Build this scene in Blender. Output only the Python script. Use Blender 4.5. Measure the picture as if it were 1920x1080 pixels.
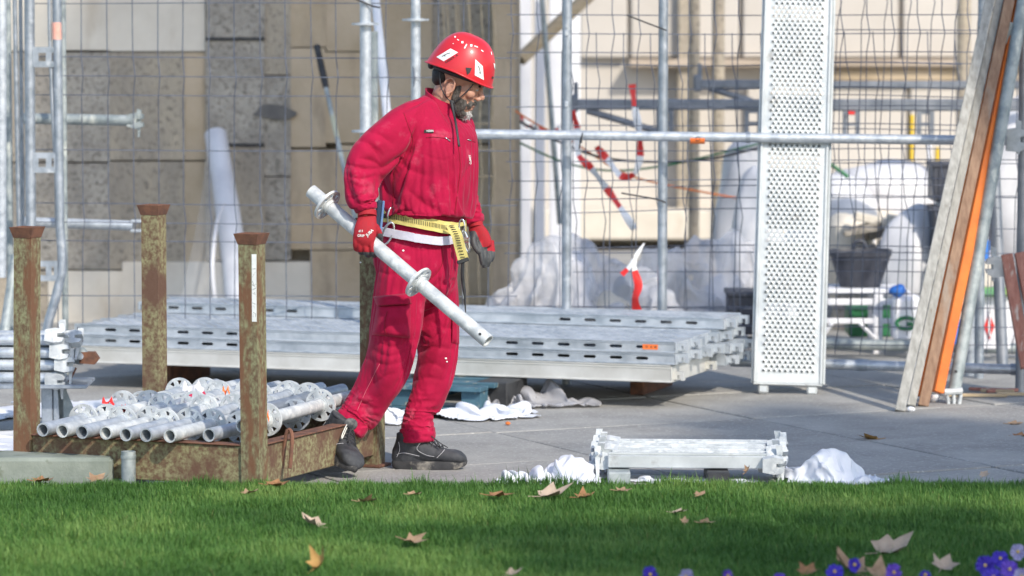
import bpy, bmesh, math, random
import numpy as np
from mathutils import Vector, Matrix, noise
R = math.radians
random.seed(7); np.random.seed(7)
sc = bpy.context.scene
for _o in list(bpy.data.objects): bpy.data.objects.remove(_o)

# ------------------------------------------------------------------ camera
CAMY, CAMZ, PITCH, FPX = -16.2, 2.03, R(4.5), 7400.0
cd = bpy.data.cameras.new('camera'); cam = bpy.data.objects.new('camera', cd)
sc.collection.objects.link(cam); sc.camera = cam
cam.location = (0, CAMY, CAMZ); cam.rotation_euler = (math.pi/2-PITCH, 0, 0)
cd.sensor_width = 36; cd.lens = FPX/1920*36; cd.clip_end = 400; cd.clip_start = .5
cd.dof.use_dof = True; cd.dof.focus_distance = 16.15; cd.dof.aperture_fstop = 2.8

# ------------------------------------------------------------------ sky, sun, exposure
SUN = Vector((0.40, -0.69, 0.60)).normalized()
w = bpy.data.worlds.new('World'); sc.world = w; w.use_nodes = True
nt = w.node_tree; bg = nt.nodes['Background']
sky = nt.nodes.new('ShaderNodeTexSky'); sky.sky_type = 'NISHITA'; sky.sun_disc = False
sky.sun_elevation = math.asin(SUN.z); sky.sun_rotation = math.atan2(SUN.x, SUN.y)
nt.links.new(sky.outputs[0], bg.inputs[0]); bg.inputs[1].default_value = 0.15
sl = bpy.data.lights.new('sun', 'SUN'); sl.energy = 2.4; sl.angle = R(1.2); sl.color = (1, .92, .80)
so = bpy.data.objects.new('sun', sl); sc.collection.objects.link(so)
so.rotation_euler = SUN.to_track_quat('Z', 'Y').to_euler(); so.location = SUN*30
sc.view_settings.view_transform = 'Standard'; sc.view_settings.look = 'None'
sc.view_settings.exposure = 0.72; sc.view_settings.gamma = 1.0
sc.view_settings.use_curve_mapping = False
sc.cycles.use_denoising = True
sc.cycles.max_bounces = 8; sc.cycles.transparent_max_bounces = 16

# ------------------------------------------------------------------ helpers
_c, _s = math.cos(PITCH), math.sin(PITCH)
def ray(px, py):
    u = (px-960)/FPX; v = (540-py)/FPX
    return Vector((u, _c+v*_s, -_s+v*_c))
def P(px, py, Y):                       # point seen at a pixel of the photograph, at depth Y
    d = ray(px, py); t = (Y-CAMY)/d.y
    return Vector((d.x*t, Y, CAMZ+d.z*t))
def G(px, py, z=0.0):                   # same, on a level at height z
    d = ray(px, py); t = (z-CAMZ)/d.z
    return Vector((d.x*t, CAMY+d.y*t, z))
def S(Y): return FPX/(Y-CAMY)           # pixels per metre at depth Y
WM = {}
C = sc.collection
def tag(o, label=None, cat=None, group=None, kind=None):
    if label: o['label'] = label
    if cat:
        o['category'] = cat; kind = kind or 'thing'
    if group: o['group'] = group
    if kind: o['kind'] = kind
    return o
def thing(name, label, cat, loc=(0, 0, 0), group=None, M=None, kind=None):
    o = bpy.data.objects.new(name, None); C.objects.link(o)
    M = M if M is not None else Matrix.Translation(Vector(loc))
    o.matrix_world = M; o.empty_display_size = .05; WM[o] = M
    return tag(o, label, cat, group, kind or 'thing')
def frame(origin, xdir, zdir=(0, 0, 1)):
    x = Vector(xdir).normalized(); z = Vector(zdir); y = z.cross(x).normalized(); z = x.cross(y)
    m = Matrix.Identity(4)
    for i in range(3): m[i][0], m[i][1], m[i][2], m[i][3] = x[i], y[i], z[i], origin[i]
    return m
def catmull(pts, n):
    pts = [Vector(p) for p in pts]; out = []
    k = len(pts)
    for i in range(n):
        t = i/(n-1)*(k-1); a = min(int(t), k-2); u = t-a
        p0, p1, p2, p3 = pts[max(a-1, 0)], pts[a], pts[a+1], pts[min(a+2, k-1)]
        out.append(.5*((2*p1)+(p2-p0)*u+(2*p0-5*p1+4*p2-p3)*u*u+(3*p1-p0-3*p2+p3)*u**3))
    return out
def mkmesh(name, v, f, smooth=35):
    me = bpy.data.meshes.new(name); me.from_pydata([tuple(p) for p in v], [], f); me.update()
    if smooth:
        me.shade_smooth()
        if smooth < 180: me.set_sharp_from_angle(angle=R(smooth))
    return me
class MB:
    def __init__(s): s.v = []; s.f = []
    def add(s, v, f):
        o = len(s.v); s.v += [Vector(p) for p in v]; s.f += [tuple(i+o for i in q) for q in f]; return s
    def box(s, c, size, rot=None, bev=0.0):
        hx, hy, hz = [q/2 for q in size]; c = Vector(c)
        vs = [Vector((x, y, z)) for x in (-hx, hx) for y in (-hy, hy) for z in (-hz, hz)]
        fs = [(0, 1, 3, 2), (4, 6, 7, 5), (0, 4, 5, 1), (2, 3, 7, 6), (0, 2, 6, 4), (1, 5, 7, 3)]
        if bev > 0:
            bm = bmesh.new(); bv = [bm.verts.new(p) for p in vs]
            for q in fs: bm.faces.new([bv[i] for i in q])
            bmesh.ops.bevel(bm, geom=bm.edges[:], offset=bev, segments=1, affect='EDGES', profile=.5)
            bm.verts.ensure_lookup_table(); bm.verts.index_update()
            vs = [p.co.copy() for p in bm.verts]; fs = [tuple(p.index for p in q.verts) for q in bm.faces]; bm.free()
        if rot is not None: vs = [rot @ p for p in vs]
        return s.add([p+c for p in vs], fs)
    def tube(s, pts, r, n=10, cap=True, closed=False, flat=None):
        pts = [Vector(p) for p in pts]; k = len(pts)
        rr = r if hasattr(r, '__len__') else [r]*k
        rings = []; up = None
        for i, p in enumerate(pts):
            a = pts[(i-1) % k] if (i or closed) else p; b = pts[(i+1) % k] if (i < k-1 or closed) else p
            t = (b-a).normalized()
            if up is None:
                up = Vector((0, 0, 1)) if abs(t.z) < .9 else Vector((0, 1, 0))
            x = up.cross(t)
            if x.length < 1e-5: x = Vector((1, 0, 0)).cross(t)
            x.normalize(); y = t.cross(x); up = y
            fl = flat or 1.0
            rings.append([p+x*math.cos(2*math.pi*j/n)*rr[i]+y*math.sin(2*math.pi*j/n)*rr[i]*fl for j in range(n)])
        return s.loft(rings, cap, closed)
    def loft(s, rings, cap=True, closed=False):
        n = len(rings[0]); v = [p for q in rings for p in q]; f = []; k = len(rings)
        for i in range(k if closed else k-1):
            for j in range(n):
                a, b = i*n+j, i*n+(j+1) % n; c, d = ((i+1) % k)*n+(j+1) % n, ((i+1) % k)*n+j
                f.append((a, b, c, d))
        if cap and not closed:
            f.append(tuple(range(n-1, -1, -1))); f.append(tuple((k-1)*n+j for j in range(n)))
        return s.add(v, f)
    def pipe(s, a, b, r, ri=None, n=16):   # hollow pipe with open ends
        a, b = Vector(a), Vector(b); ri = ri or r*.84; t = (b-a).normalized()
        x = t.orthogonal().normalized(); y = t.cross(x)
        ring = lambda p, q: [p+(x*math.cos(2*math.pi*j/n)+y*math.sin(2*math.pi*j/n))*q for j in range(n)]
        return s.loft([ring(a, r), ring(b, r), ring(b, ri), ring(a, ri)], closed=True)
    def prism(s, poly, o, ux, uy, depth):  # polygon extruded along ux x uy
        o, ux, uy = Vector(o), Vector(ux), Vector(uy); d = ux.cross(uy).normalized()*depth
        a = [o+ux*p[0]+uy*p[1] for p in poly]; k = len(a)
        f = [tuple(range(k-1, -1, -1)), tuple(range(k, 2*k))]+[(i, (i+1) % k, k+(i+1) % k, k+i) for i in range(k)]
        return s.add(a+[p+d for p in a], f)
    def ell(s, c, r, rot=None, nu=20, nv=14):
        c = Vector(c); rings = []
        for i in range(nv+1):
            th = .02+(math.pi-.04)*i/nv
            q = [Vector((r[0]*math.sin(th)*math.cos(2*math.pi*j/nu), r[1]*math.sin(th)*math.sin(2*math.pi*j/nu), r[2]*math.cos(th))) for j in range(nu)]
            rings.append([(rot @ p if rot else p)+c for p in reversed(q)])
        return s.loft(rings)
    def xf(s, M): s.v = [M @ p for p in s.v]; return s
    def build(s, name, mat, parent=None, local=False, smooth=35):
        if parent is not None:
            if not local:
                inv = WM[parent].inverted(); v = [inv @ p for p in s.v]
            else: v = s.v
            o = bpy.data.objects.new(name, mkmesh(name, v, s.f, smooth)); C.objects.link(o); o.parent = parent; WM[o] = WM[parent]
        else:
            a = np.array([tuple(p) for p in s.v]); mn, mx = a.min(0), a.max(0)
            org = Vector(((mn[0]+mx[0])/2, (mn[1]+mx[1])/2, mn[2]))
            o = bpy.data.objects.new(name, mkmesh(name, [p-org for p in s.v], s.f, smooth)); C.objects.link(o)
            o.location = org; WM[o] = Matrix.Translation(org)
        for m in (mat if isinstance(mat, (list, tuple)) else [mat]): o.data.materials.append(m)
        return o
def meshobj(name, me, mat, parent):      # mesh data in the thing's own coordinates
    o = bpy.data.objects.new(name, me); C.objects.link(o); o.parent = parent; WM[o] = WM.get(parent, Matrix.Identity(4))
    if not me.materials:
        for m in (mat if isinstance(mat, (list, tuple)) else [mat]): me.materials.append(m)
    return o
def copy_tree(o, parent=None, M=None):
    c = o.copy(); C.objects.link(c); c.parent = parent
    if M is not None: c.matrix_world = M; WM[c] = M
    for ch in [q for q in bpy.data.objects if q.parent == o]: copy_tree(ch, c)
    return c
_ft = {}
def text_mesh(txt, size, depth=.0006, bold=False):
    cu = bpy.data.curves.new('t', 'FONT'); cu.body = txt; cu.size = size; cu.extrude = depth; cu.align_x = 'CENTER'; cu.align_y = 'CENTER'
    cu.resolution_u = 3
    if bold: cu.offset = size*.02
    o = bpy.data.objects.new('t', cu); C.objects.link(o)
    dg = bpy.context.evaluated_depsgraph_get(); me = bpy.data.meshes.new_from_object(o.evaluated_get(dg))
    bpy.data.objects.remove(o); return me

# ------------------------------------------------------------------ materials
def mat(name, c1, c2=None, scale=6., rough=.6, metal=0., bump=0., bscale=80., stretch=(1, 1, 1), lo=.35, hi=.65,
        c3=None, s3=14., lo3=.55, hi3=.7, st3=(1, 1, 1), rv=.12, alpha=1., trans=0., spec=.5, sss=0., bdist=.004, detail=7., sheen=0., coat=0.):
    m = bpy.data.materials.new(name); m.use_nodes = True; n = m.node_tree; L = n.links.new
    b = n.nodes['Principled BSDF']; N = n.nodes.new
    tc = N('ShaderNodeTexCoord'); oi = N('ShaderNodeObjectInfo')
    ml = N('ShaderNodeMath'); ml.operation = 'MULTIPLY'; ml.inputs[1].default_value = 31.7; L(oi.outputs['Random'], ml.inputs[0])
    ad = N('ShaderNodeVectorMath'); ad.operation = 'ADD'; L(tc.outputs['Object'], ad.inputs[0]); L(ml.outputs[0], ad.inputs[1])
    def nz(sca, st, det=detail):
        mp = N('ShaderNodeMapping'); mp.inputs['Scale'].default_value = st; L(ad.outputs[0], mp.inputs[0])
        t = N('ShaderNodeTexNoise'); t.inputs['Scale'].default_value = sca; t.inputs['Detail'].default_value = det; t.inputs['Roughness'].default_value = .62
        L(mp.outputs[0], t.inputs['Vector']); return t
    def ramp(src, a, z, ca, cz):
        r = N('ShaderNodeValToRGB'); r.color_ramp.elements[0].position = a; r.color_ramp.elements[1].position = z
        r.color_ramp.elements[0].color = (*ca, 1); r.color_ramp.elements[1].color = (*cz, 1); L(src, r.inputs[0]); return r
    c2 = c2 or tuple(min(1, q*1.25+.01) for q in c1)
    t1 = nz(scale, stretch); r1 = ramp(t1.outputs[0], lo, hi, c1, c2); col = r1.outputs[0]
    if c3:
        t3 = nz(s3, st3); r3 = ramp(t3.outputs[0], lo3, hi3, (0, 0, 0), (1, 1, 1))
        mx = N('ShaderNodeMix'); mx.data_type = 'RGBA'; L(r3.outputs[0], mx.inputs[0]); L(col, mx.inputs[6]); mx.inputs[7].default_value = (*c3, 1); col = mx.outputs[2]
    L(col, b.inputs['Base Color'])
    rr = ramp(t1.outputs[0], .3, .7, (max(0, rough-rv),)*3, (min(1, rough+rv),)*3); L(rr.outputs[0], b.inputs['Roughness'])
    b.inputs['Metallic'].default_value = metal; b.inputs['Alpha'].default_value = alpha
    b.inputs['Transmission Weight'].default_value = trans; b.inputs['Specular IOR Level'].default_value = spec
    if sss: b.inputs['Subsurface Weight'].default_value = sss; b.inputs['Subsurface Radius'].default_value = (.01, .004, .002)
    if sheen: b.inputs['Sheen Weight'].default_value = sheen; b.inputs['Sheen Roughness'].default_value = .4
    if coat: b.inputs['Coat Weight'].default_value = coat; b.inputs['Coat Roughness'].default_value = .15
    if bump:
        t2 = nz(bscale, stretch); bp = N('ShaderNodeBump'); bp.inputs['Strength'].default_value = bump; bp.inputs['Distance'].default_value = bdist
        L(t2.outputs[0], bp.inputs['Height']); L(bp.outputs[0], b.inputs['Normal'])
    return m
M = {}
M['galv'] = mat('galvanised', (.38, .42, .47), (.60, .64, .68), scale=22, rough=.42, metal=.42, bump=.15, bscale=90, c3=(.68, .71, .74), s3=7, lo3=.58, hi3=.72)
M['galv_dull'] = mat('galvanised_dull', (.28, .32, .37), (.46, .50, .55), scale=16, rough=.45, metal=.65, bump=.15, c3=(.7, .72, .74), s3=9, lo3=.62, hi3=.75)
M['galv_old'] = mat('galvanised_old', (.22, .26, .27), (.42, .46, .46), scale=14, rough=.6, metal=.3, bump=.25, c3=(.62, .64, .58), s3=12, lo3=.56, hi3=.68, st3=(1, 1, .5))
M['galv_white'] = mat('galvanised_splashed', (.42, .45, .47), (.64, .67, .68), scale=18, rough=.55, metal=.15, bump=.3, bscale=70, c3=(.74, .76, .75), s3=16, lo3=.52, hi3=.64)
M['deck_metal'] = mat('deck_metal', (.38, .43, .48), (.60, .64, .68), scale=9, rough=.40, metal=.5, bump=.15, bscale=40, c3=(.66, .69, .72), s3=4, lo3=.5, hi3=.75)
M['deck_plain'] = mat('deck_plain', (.58, .57, .53), (.75, .75, .72), scale=4, rough=.45, metal=.4, bump=.1, c3=(.42, .36, .27), s3=6, lo3=.66, hi3=.8)
M['deck_old'] = mat('deck_old', (.46, .49, .50), (.62, .65, .65), scale=5, rough=.5, metal=.35, bump=.2, c3=(.36, .36, .35), s3=9, lo3=.60, hi3=.72)
M['wire'] = mat('fence_wire', (.10, .11, .15), (.19, .21, .26), scale=20, rough=.5, metal=.5)
M['beam_grey'] = mat('scaffold_beam', (.16, .18, .21), (.27, .29, .32), scale=9, rough=.55, metal=.4)
M['rust_green'] = mat('rust_green', (.25, .255, .14), (.13, .085, .05), scale=60, stretch=(1, 1, .7), lo=.38, hi=.60, rough=.8, bump=.5, bscale=60, c3=(.165, .08, .042), s3=8, lo3=.48, hi3=.58, st3=(1.7, 1.7, .4))
M['rust_yellow'] = mat('rust_yellow', (.28, .265, .14), (.14, .085, .05), scale=55, stretch=(1, 1, 1), lo=.38, hi=.60, rough=.8, bump=.4, c3=(.13, .07, .045), s3=6, lo3=.48, hi3=.62)
M['rust_dark'] = mat('rust_dark', (.10, .05, .035), (.22, .10, .06), scale=22, rough=.85, bump=.6)
M['pave'] = mat('paving_slab', (.25, .243, .23), (.41, .40, .375), scale=2.6, lo=.3, hi=.7, rough=.9, bump=1., bscale=90, bdist=.006, c3=(.50, .49, .46), s3=60, lo3=.56, hi3=.66)
M['joint'] = mat('joint_dirt', (.10, .10, .10), (.17, .16, .15), scale=9, rough=.95, bump=.5)
M['soil'] = mat('soil', (.035, .045, .015), (.06, .07, .025), scale=20, rough=1, bump=.8)
M['kerb'] = mat('kerb_concrete', (.16, .19, .16), (.27, .30, .26), scale=5, rough=.95, bump=.6, c3=(.13, .15, .10), s3=8, lo3=.58, hi3=.68)
M['white_cloth'] = mat('white_sheet', (.62, .64, .70), (.74, .76, .80), scale=3, rough=.65, bump=.15, bscale=50)
M['lilac_rope'] = mat('lilac_cloth', (.52, .52, .62), (.66, .66, .75), scale=20, rough=.85, bump=.5, bscale=120)
M['film'] = mat('plastic_film', (.70, .70, .74), (.86, .86, .89), scale=3, rough=.14, bump=.8, bscale=22, bdist=.015, alpha=.46, spec=.6)
M['film_white'] = mat('white_film', (.55, .55, .58), (.72, .72, .74), scale=3, rough=.4, bump=.3, bscale=25)
M['stone_grey'] = mat('stone_grey', (.30, .27, .23), (.45, .41, .35), scale=5, rough=.95, bump=.7, bscale=30, bdist=.02, c3=(.17, .155, .13), s3=34, lo3=.50, hi3=.66)
M['stone_ochre'] = mat('stone_ochre', (.42, .33, .22), (.53, .43, .31), scale=2.5, rough=.95, bump=.4, bscale=25, bdist=.01, c3=(.25, .20, .15), s3=5, lo3=.55, hi3=.75, st3=(1, 1, .25))
M['stone_mix'] = mat('stone_mix', (.32, .28, .23), (.48, .41, .31), scale=2.2, rough=.95, bump=.7, bscale=30, bdist=.02, stretch=(1.2, 1.2, .5), c3=(.19, .17, .14), s3=30, lo3=.52, hi3=.68)
M['stone_cream'] = mat('stone_cream', (.62, .56, .47), (.74, .68, .58), scale=2.5, rough=.95, bump=.3, bscale=30, c3=(.47, .38, .27), s3=3, lo3=.58, hi3=.8, st3=(1, 1, .4))
M['mortar'] = mat('mortar', (.34, .305, .25), (.42, .375, .31), scale=8, rough=1, bump=.5)
M['plaster'] = mat('cream_plaster', (.50, .46, .41), (.58, .54, .49), scale=.8, rough=.95, bump=.1, bscale=20)
M['plaster_band'] = mat('brown_band', (.36, .29, .22), (.48, .40, .32), scale=2, rough=.95)
M['white_board'] = mat('white_board', (.76, .76, .80), (.88, .88, .90), scale=2, rough=.7)
M['black_rubber'] = mat('black_rubber', (.018, .019, .022), (.045, .047, .05), scale=14, rough=.6, bump=.2)
M['black_plastic'] = mat('black_plastic', (.03, .033, .045), (.07, .075, .095), scale=9, rough=.5, c3=(.3, .31, .33), s3=16, lo3=.68, hi3=.75)
M['orange_paint'] = mat('orange_paint', (.62, .14, .02), (.74, .20, .03), scale=7, rough=.5, c3=(.55, .14, .03), s3=5, lo3=.68, hi3=.8, st3=(3, 3, .3))
M['orange_tape'] = mat('orange_tape', (.85, .17, .04), (.90, .25, .06), scale=20, rough=.45)
M['wood_grey'] = mat('wood_grey', (.28, .275, .25), (.46, .45, .42), scale=8, stretch=(6, 6, .35), rough=.85, bump=.5, bscale=40, c3=(.26, .24, .21), s3=16, lo3=.6, hi3=.7, st3=(3, 3, .3))
M['wood_brown'] = mat('wood_brown', (.22, .13, .085), (.36, .235, .16), scale=8, stretch=(6, 6, .35), rough=.85, bump=.5, bscale=40, c3=(.36, .33, .29), s3=4, lo3=.55, hi3=.75, st3=(2, 2, .4))
M['wood_red'] = mat('wood_red', (.30, .12, .09), (.45, .22, .17), scale=8, stretch=(6, 6, .35), rough=.85, bump=.5, bscale=40, c3=(.55, .48, .42), s3=9, lo3=.56, hi3=.66, st3=(3, 3, .4))
M['tan_wood'] = mat('tan_wood', (.42, .32, .2), (.56, .45, .3), scale=6, stretch=(1, 1, 5), rough=.9, bump=.3)
M['blue_paint'] = mat('blue_paint', (.03, .085, .12), (.07, .16, .21), scale=8, rough=.7, c3=(.38, .36, .28), s3=9, lo3=.6, hi3=.68, bump=.3)
M['red_tape'] = mat('red_tape', (.72, .02, .02), (.80, .05, .04), scale=6, rough=.45)
M['white_tape'] = mat('white_tape', (.82, .82, .82), (.88, .88, .88), scale=6, rough=.45)
M['green_plastic'] = mat('green_plastic', (.02, .13, .05), (.03, .20, .08), scale=5, rough=.5)
M['blue_plastic'] = mat('blue_plastic', (.02, .12, .5), (.04, .2, .62), scale=5, rough=.5)
M['yellow_paint'] = mat('yellow_paint', (.75, .48, .03), (.82, .56, .06), scale=5, rough=.6)
M['red_paint'] = mat('red_paint', (.50, .03, .035), (.62, .10, .08), scale=9, rough=.55, c3=(.5, .5, .52), s3=12, lo3=.6, hi3=.66)
M['black_ink'] = mat('black_ink', (.02, .02, .02), (.03, .03, .03), rough=.6)
M['sticker'] = mat('sticker_white', (.76, .78, .76), (.84, .86, .84), scale=30, rough=.5)
# ------------------------------------------------------------------ cloth drapes, settled by a short simulation before anything else exists
def drape(sx, sy, n, obst, frames=26, grow=.25, h0=.3, seed=0, stiff=8., bend=.05, self_col=False, acc=None):
    objs=[]
    def coll(name, v, f):
        me=bpy.data.meshes.new(name); me.from_pydata(v,[],f); me.update(); o=bpy.data.objects.new(name,me); C.objects.link(o)
        m=o.modifiers.new('c','COLLISION'); o.collision.thickness_outer=.004; o.collision.cloth_friction=12; objs.append(o)
    _=coll('g',[(-3,-3,0),(3,-3,0),(3,3,0),(-3,3,0)],[(0,1,2,3)])
    for (c,r) in obst:
        v=[];f=[];nu,nv=14,9
        for i in range(nv+1):
            th=.03+(math.pi-.06)*i/nv
            for j in range(nu): v.append((c[0]+r[0]*math.sin(th)*math.cos(2*math.pi*j/nu), c[1]+r[1]*math.sin(th)*math.sin(2*math.pi*j/nu), c[2]+r[2]*math.cos(th)))
        for i in range(nv):
            for j in range(nu): f.append((i*nu+j,(i+1)*nu+j,(i+1)*nu+(j+1)%nu,i*nu+(j+1)%nu))
        coll('o',v,f)
    ny=max(8,int(n*sy/sx)); v=[]
    for j in range(ny+1):
        for i in range(n+1):
            x,y=(i/n-.5)*sx,(j/ny-.5)*sy
            if acc:
                A,per,sq=acc; ph=x/per*2*math.pi+2.2*noise.noise((x*4,y*3,seed)); x2=x*sq+.04*noise.noise((x*3,y*4,seed+2)); y2=y+.10*noise.noise((x*3,y*2,seed+3)); v.append((x2,y2+A*.5*math.sin(y*23+x*9),h0+A*math.sin(ph)*(.6+.6*noise.noise((x*6,y*6,seed+4)))+A*.5*math.sin(y*31+2*math.sin(x*15)))); continue
            v.append((x+.06*noise.noise((x*3,y*3,seed)),y+.06*noise.noise((x*3,y*3,seed+5)),h0+.05*noise.noise((x*5,y*5,seed))))
    f=[]
    for j in range(ny):
        for i in range(n):
            a=math.atan2((j+.5)/ny-.5,(i+.5)/n-.5); rr=2*math.hypot((j+.5)/ny-.5,(i+.5)/n-.5)
            if rr<1.0+.22*noise.noise((2*math.cos(a),2*math.sin(a),seed+9)): f.append((j*(n+1)+i,j*(n+1)+i+1,(j+1)*(n+1)+i+1,(j+1)*(n+1)+i))
    us=sorted(set(i for q in f for i in q)); mp={k:i for i,k in enumerate(us)}; v=[v[k] for k in us]; f=[tuple(mp[i] for i in q) for q in f]
    me=bpy.data.meshes.new('cl'); me.from_pydata(v,[],f); me.update(); o=bpy.data.objects.new('cl',me); C.objects.link(o); objs.append(o)
    m=o.modifiers.new('cloth','CLOTH'); s=m.settings; s.quality=5; s.mass=.12; s.tension_stiffness=stiff; s.compression_stiffness=stiff; s.shear_stiffness=stiff*.4; s.bending_stiffness=bend; s.air_damping=1.5; s.shrink_min=-grow; s.shrink_max=-grow
    cs=m.collision_settings; cs.collision_quality=2; cs.distance_min=.004; cs.use_self_collision=self_col; cs.self_distance_min=.004
    m.point_cache.frame_start=1; m.point_cache.frame_end=frames+2
    sc.frame_start=1; sc.frame_end=frames+2
    for fr in range(1,frames+1): sc.frame_set(fr)
    dg=bpy.context.evaluated_depsgraph_get(); r=bpy.data.meshes.new_from_object(o.evaluated_get(dg))
    V=[p.co.copy() for p in r.vertices]; F=[tuple(p.vertices) for p in r.polygons]
    for q in objs: bpy.data.objects.remove(q)
    sc.frame_set(1)
    return V,F

CLA = drape(.5, .36, 46, [((-.06, 0, .0), (.06, .06, .06)), ((.08, .03, .0), (.05, .05, .05))], frames=20, grow=.1, bend=.02, h0=.13, seed=3, self_col=True, acc=(.07, .12, .75))
CLB = drape(.62, .36, 60, [((-.1, 0, .0), (.06, .06, .05)), ((.1, .03, .0), (.05, .05, .04))], frames=20, grow=.15, bend=.02, h0=.12, seed=8, acc=(.06, .13, .85))
CLC = drape(2.0, 1.3, 70, [((-.2, 0, .3), (.14, .14, .3)), ((-.05, .1, .4), (.08, .1, .22)), ((.35, .1, .2), (.14, .2, .25)), ((.6, .0, .15), (.13, .2, .2)), ((-.55, 0, .1), (.16, .16, .16)), ((.15, -.3, .05), (.2, .15, .15))], frames=30, h0=.72, grow=.3, bend=.02, stiff=12, seed=2, acc=(.05, .22, .9))
CLD = drape(1.7, 1.2, 62, [((-.3, 0, .2), (.16, .16, .28)), ((.0, .1, .22), (.14, .14, .3)), ((.3, .0, .25), (.14, .18, .32)), ((.5, .1, .2), (.1, .15, .3)), ((.05, -.25, .1), (.2, .15, .15))], frames=26, h0=.62, grow=.3, bend=.02, stiff=12, seed=5, acc=(.05, .2, .9))
CLE = drape(.56, .5, 50, [((-.06, 0, .03), (.07, .07, .07)), ((.07, .02, .02), (.06, .06, .05)), ((.0, -.08, .0), (.05, .05, .04))], frames=22, grow=.2, bend=.03, h0=.16, seed=13, self_col=True, acc=(.03, .17, .72))
def place_cloth(src, name, lab, cat, x, y, rot, sc3, m, group=None, z0=.0, sub_=1, crump=0., seed=0, cf=1.):
    V, F = src; mz = min(p.z for p in V); cx = sum(p.x for p in V)/len(V); cy = sum(p.y for p in V)/len(V); c_, s_ = math.cos(rot), math.sin(rot); v = []
    for p in V:
        a_, b_ = (p.x-cx)*sc3[0], (p.y-cy)*sc3[1]; v.append((x+c_*a_-s_*b_, y+s_*a_+c_*b_, z0+.005+max(0, p.z-mz)*sc3[2]))
    if crump:
        me = mkmesh('t', v, F, 0); nn = [Vector(q.vector) for q in me.vertex_normals]; v2 = []
        for p, n_ in zip(v, nn):
            q = Vector(p); w_ = q*cf; w_ = w_+.08*noise.noise_vector(w_*4+Vector((seed, 0, 0))); d_ = noise.voronoi(w_*9+Vector((seed, seed, 0)))[0]
            k_ = .6*min(1, (d_[1]-d_[0])*1.6)-.9*abs(noise.noise(w_*8+Vector((0, seed, 0))))+.5*noise.noise(w_*4); q = q+n_*crump*k_*min(1, q.z*12); q.z = max(.004, q.z); v2.append(q)
        v = v2
    o = MB().add(v, F).build(name, m, smooth=180 if not crump else 45); o.modifiers.new('fine', 'SUBSURF').levels = sub_; o.modifiers[0].render_levels = sub_
    return tag(o, lab, cat, group)
# ------------------------------------------------------------------ ground, pavement, lawn bed
def sheet(name, x0, x1, y0, y1, z, m):
    o = MB().add([(x0, y0, z), (x1, y0, z), (x1, y1, z), (x0, y1, z)], [(0, 1, 2, 3)]).build(name, m, smooth=0)
    return tag(o, kind='structure')
sheet('ground', -150, 150, -60, 200, -.03, M['joint'])
pav = thing('pavement', 'grey concrete slab pavement', None, kind='structure')
ang = R(26); SLX, SLY = 1.32, 1.02
sx, sy, dz = SLX-.016, SLY-.016, .05
slab_me = MB().box((0, 0, -dz/2), (sx, sy, dz), bev=.004)
slab_me = mkmesh('slab', slab_me.v, slab_me.f, 0); slab_me.materials.append(M['pave'])
cu, su = math.cos(ang), math.sin(ang)
a0 = G(1217, 744); org = Vector((a0.x, a0.y, 0))
for i in range(-9, 10):
    for j in range(-9, 12):
        lx, ly = (i+.5)*SLX, (j+.5)*SLY
        # joint direction A (right, towards camera) = (su,-cu), B = (cu,su)
        p = org+Vector((cu*lx-su*ly, su*lx+cu*ly, 0))
        if -6.2 < p.x < 6.2 and -1.6 < p.y < 13.5:
            o = bpy.data.objects.new('slab', slab_me); C.objects.link(o); o.parent = pav
            o.location = (p.x, p.y, random.uniform(-.003, .002)); o.rotation_euler = (random.uniform(-.0015, .0015), random.uniform(-.0015, .0015), ang)
LAWN_Y, LAWN_Z = -.86, .05
lb = MB().box((0, LAWN_Y-9, LAWN_Z/2-.05), (40, 18, LAWN_Z+.1)); tag(lb.build('lawn_bed', M['soil'], smooth=0), kind='structure')

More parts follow.
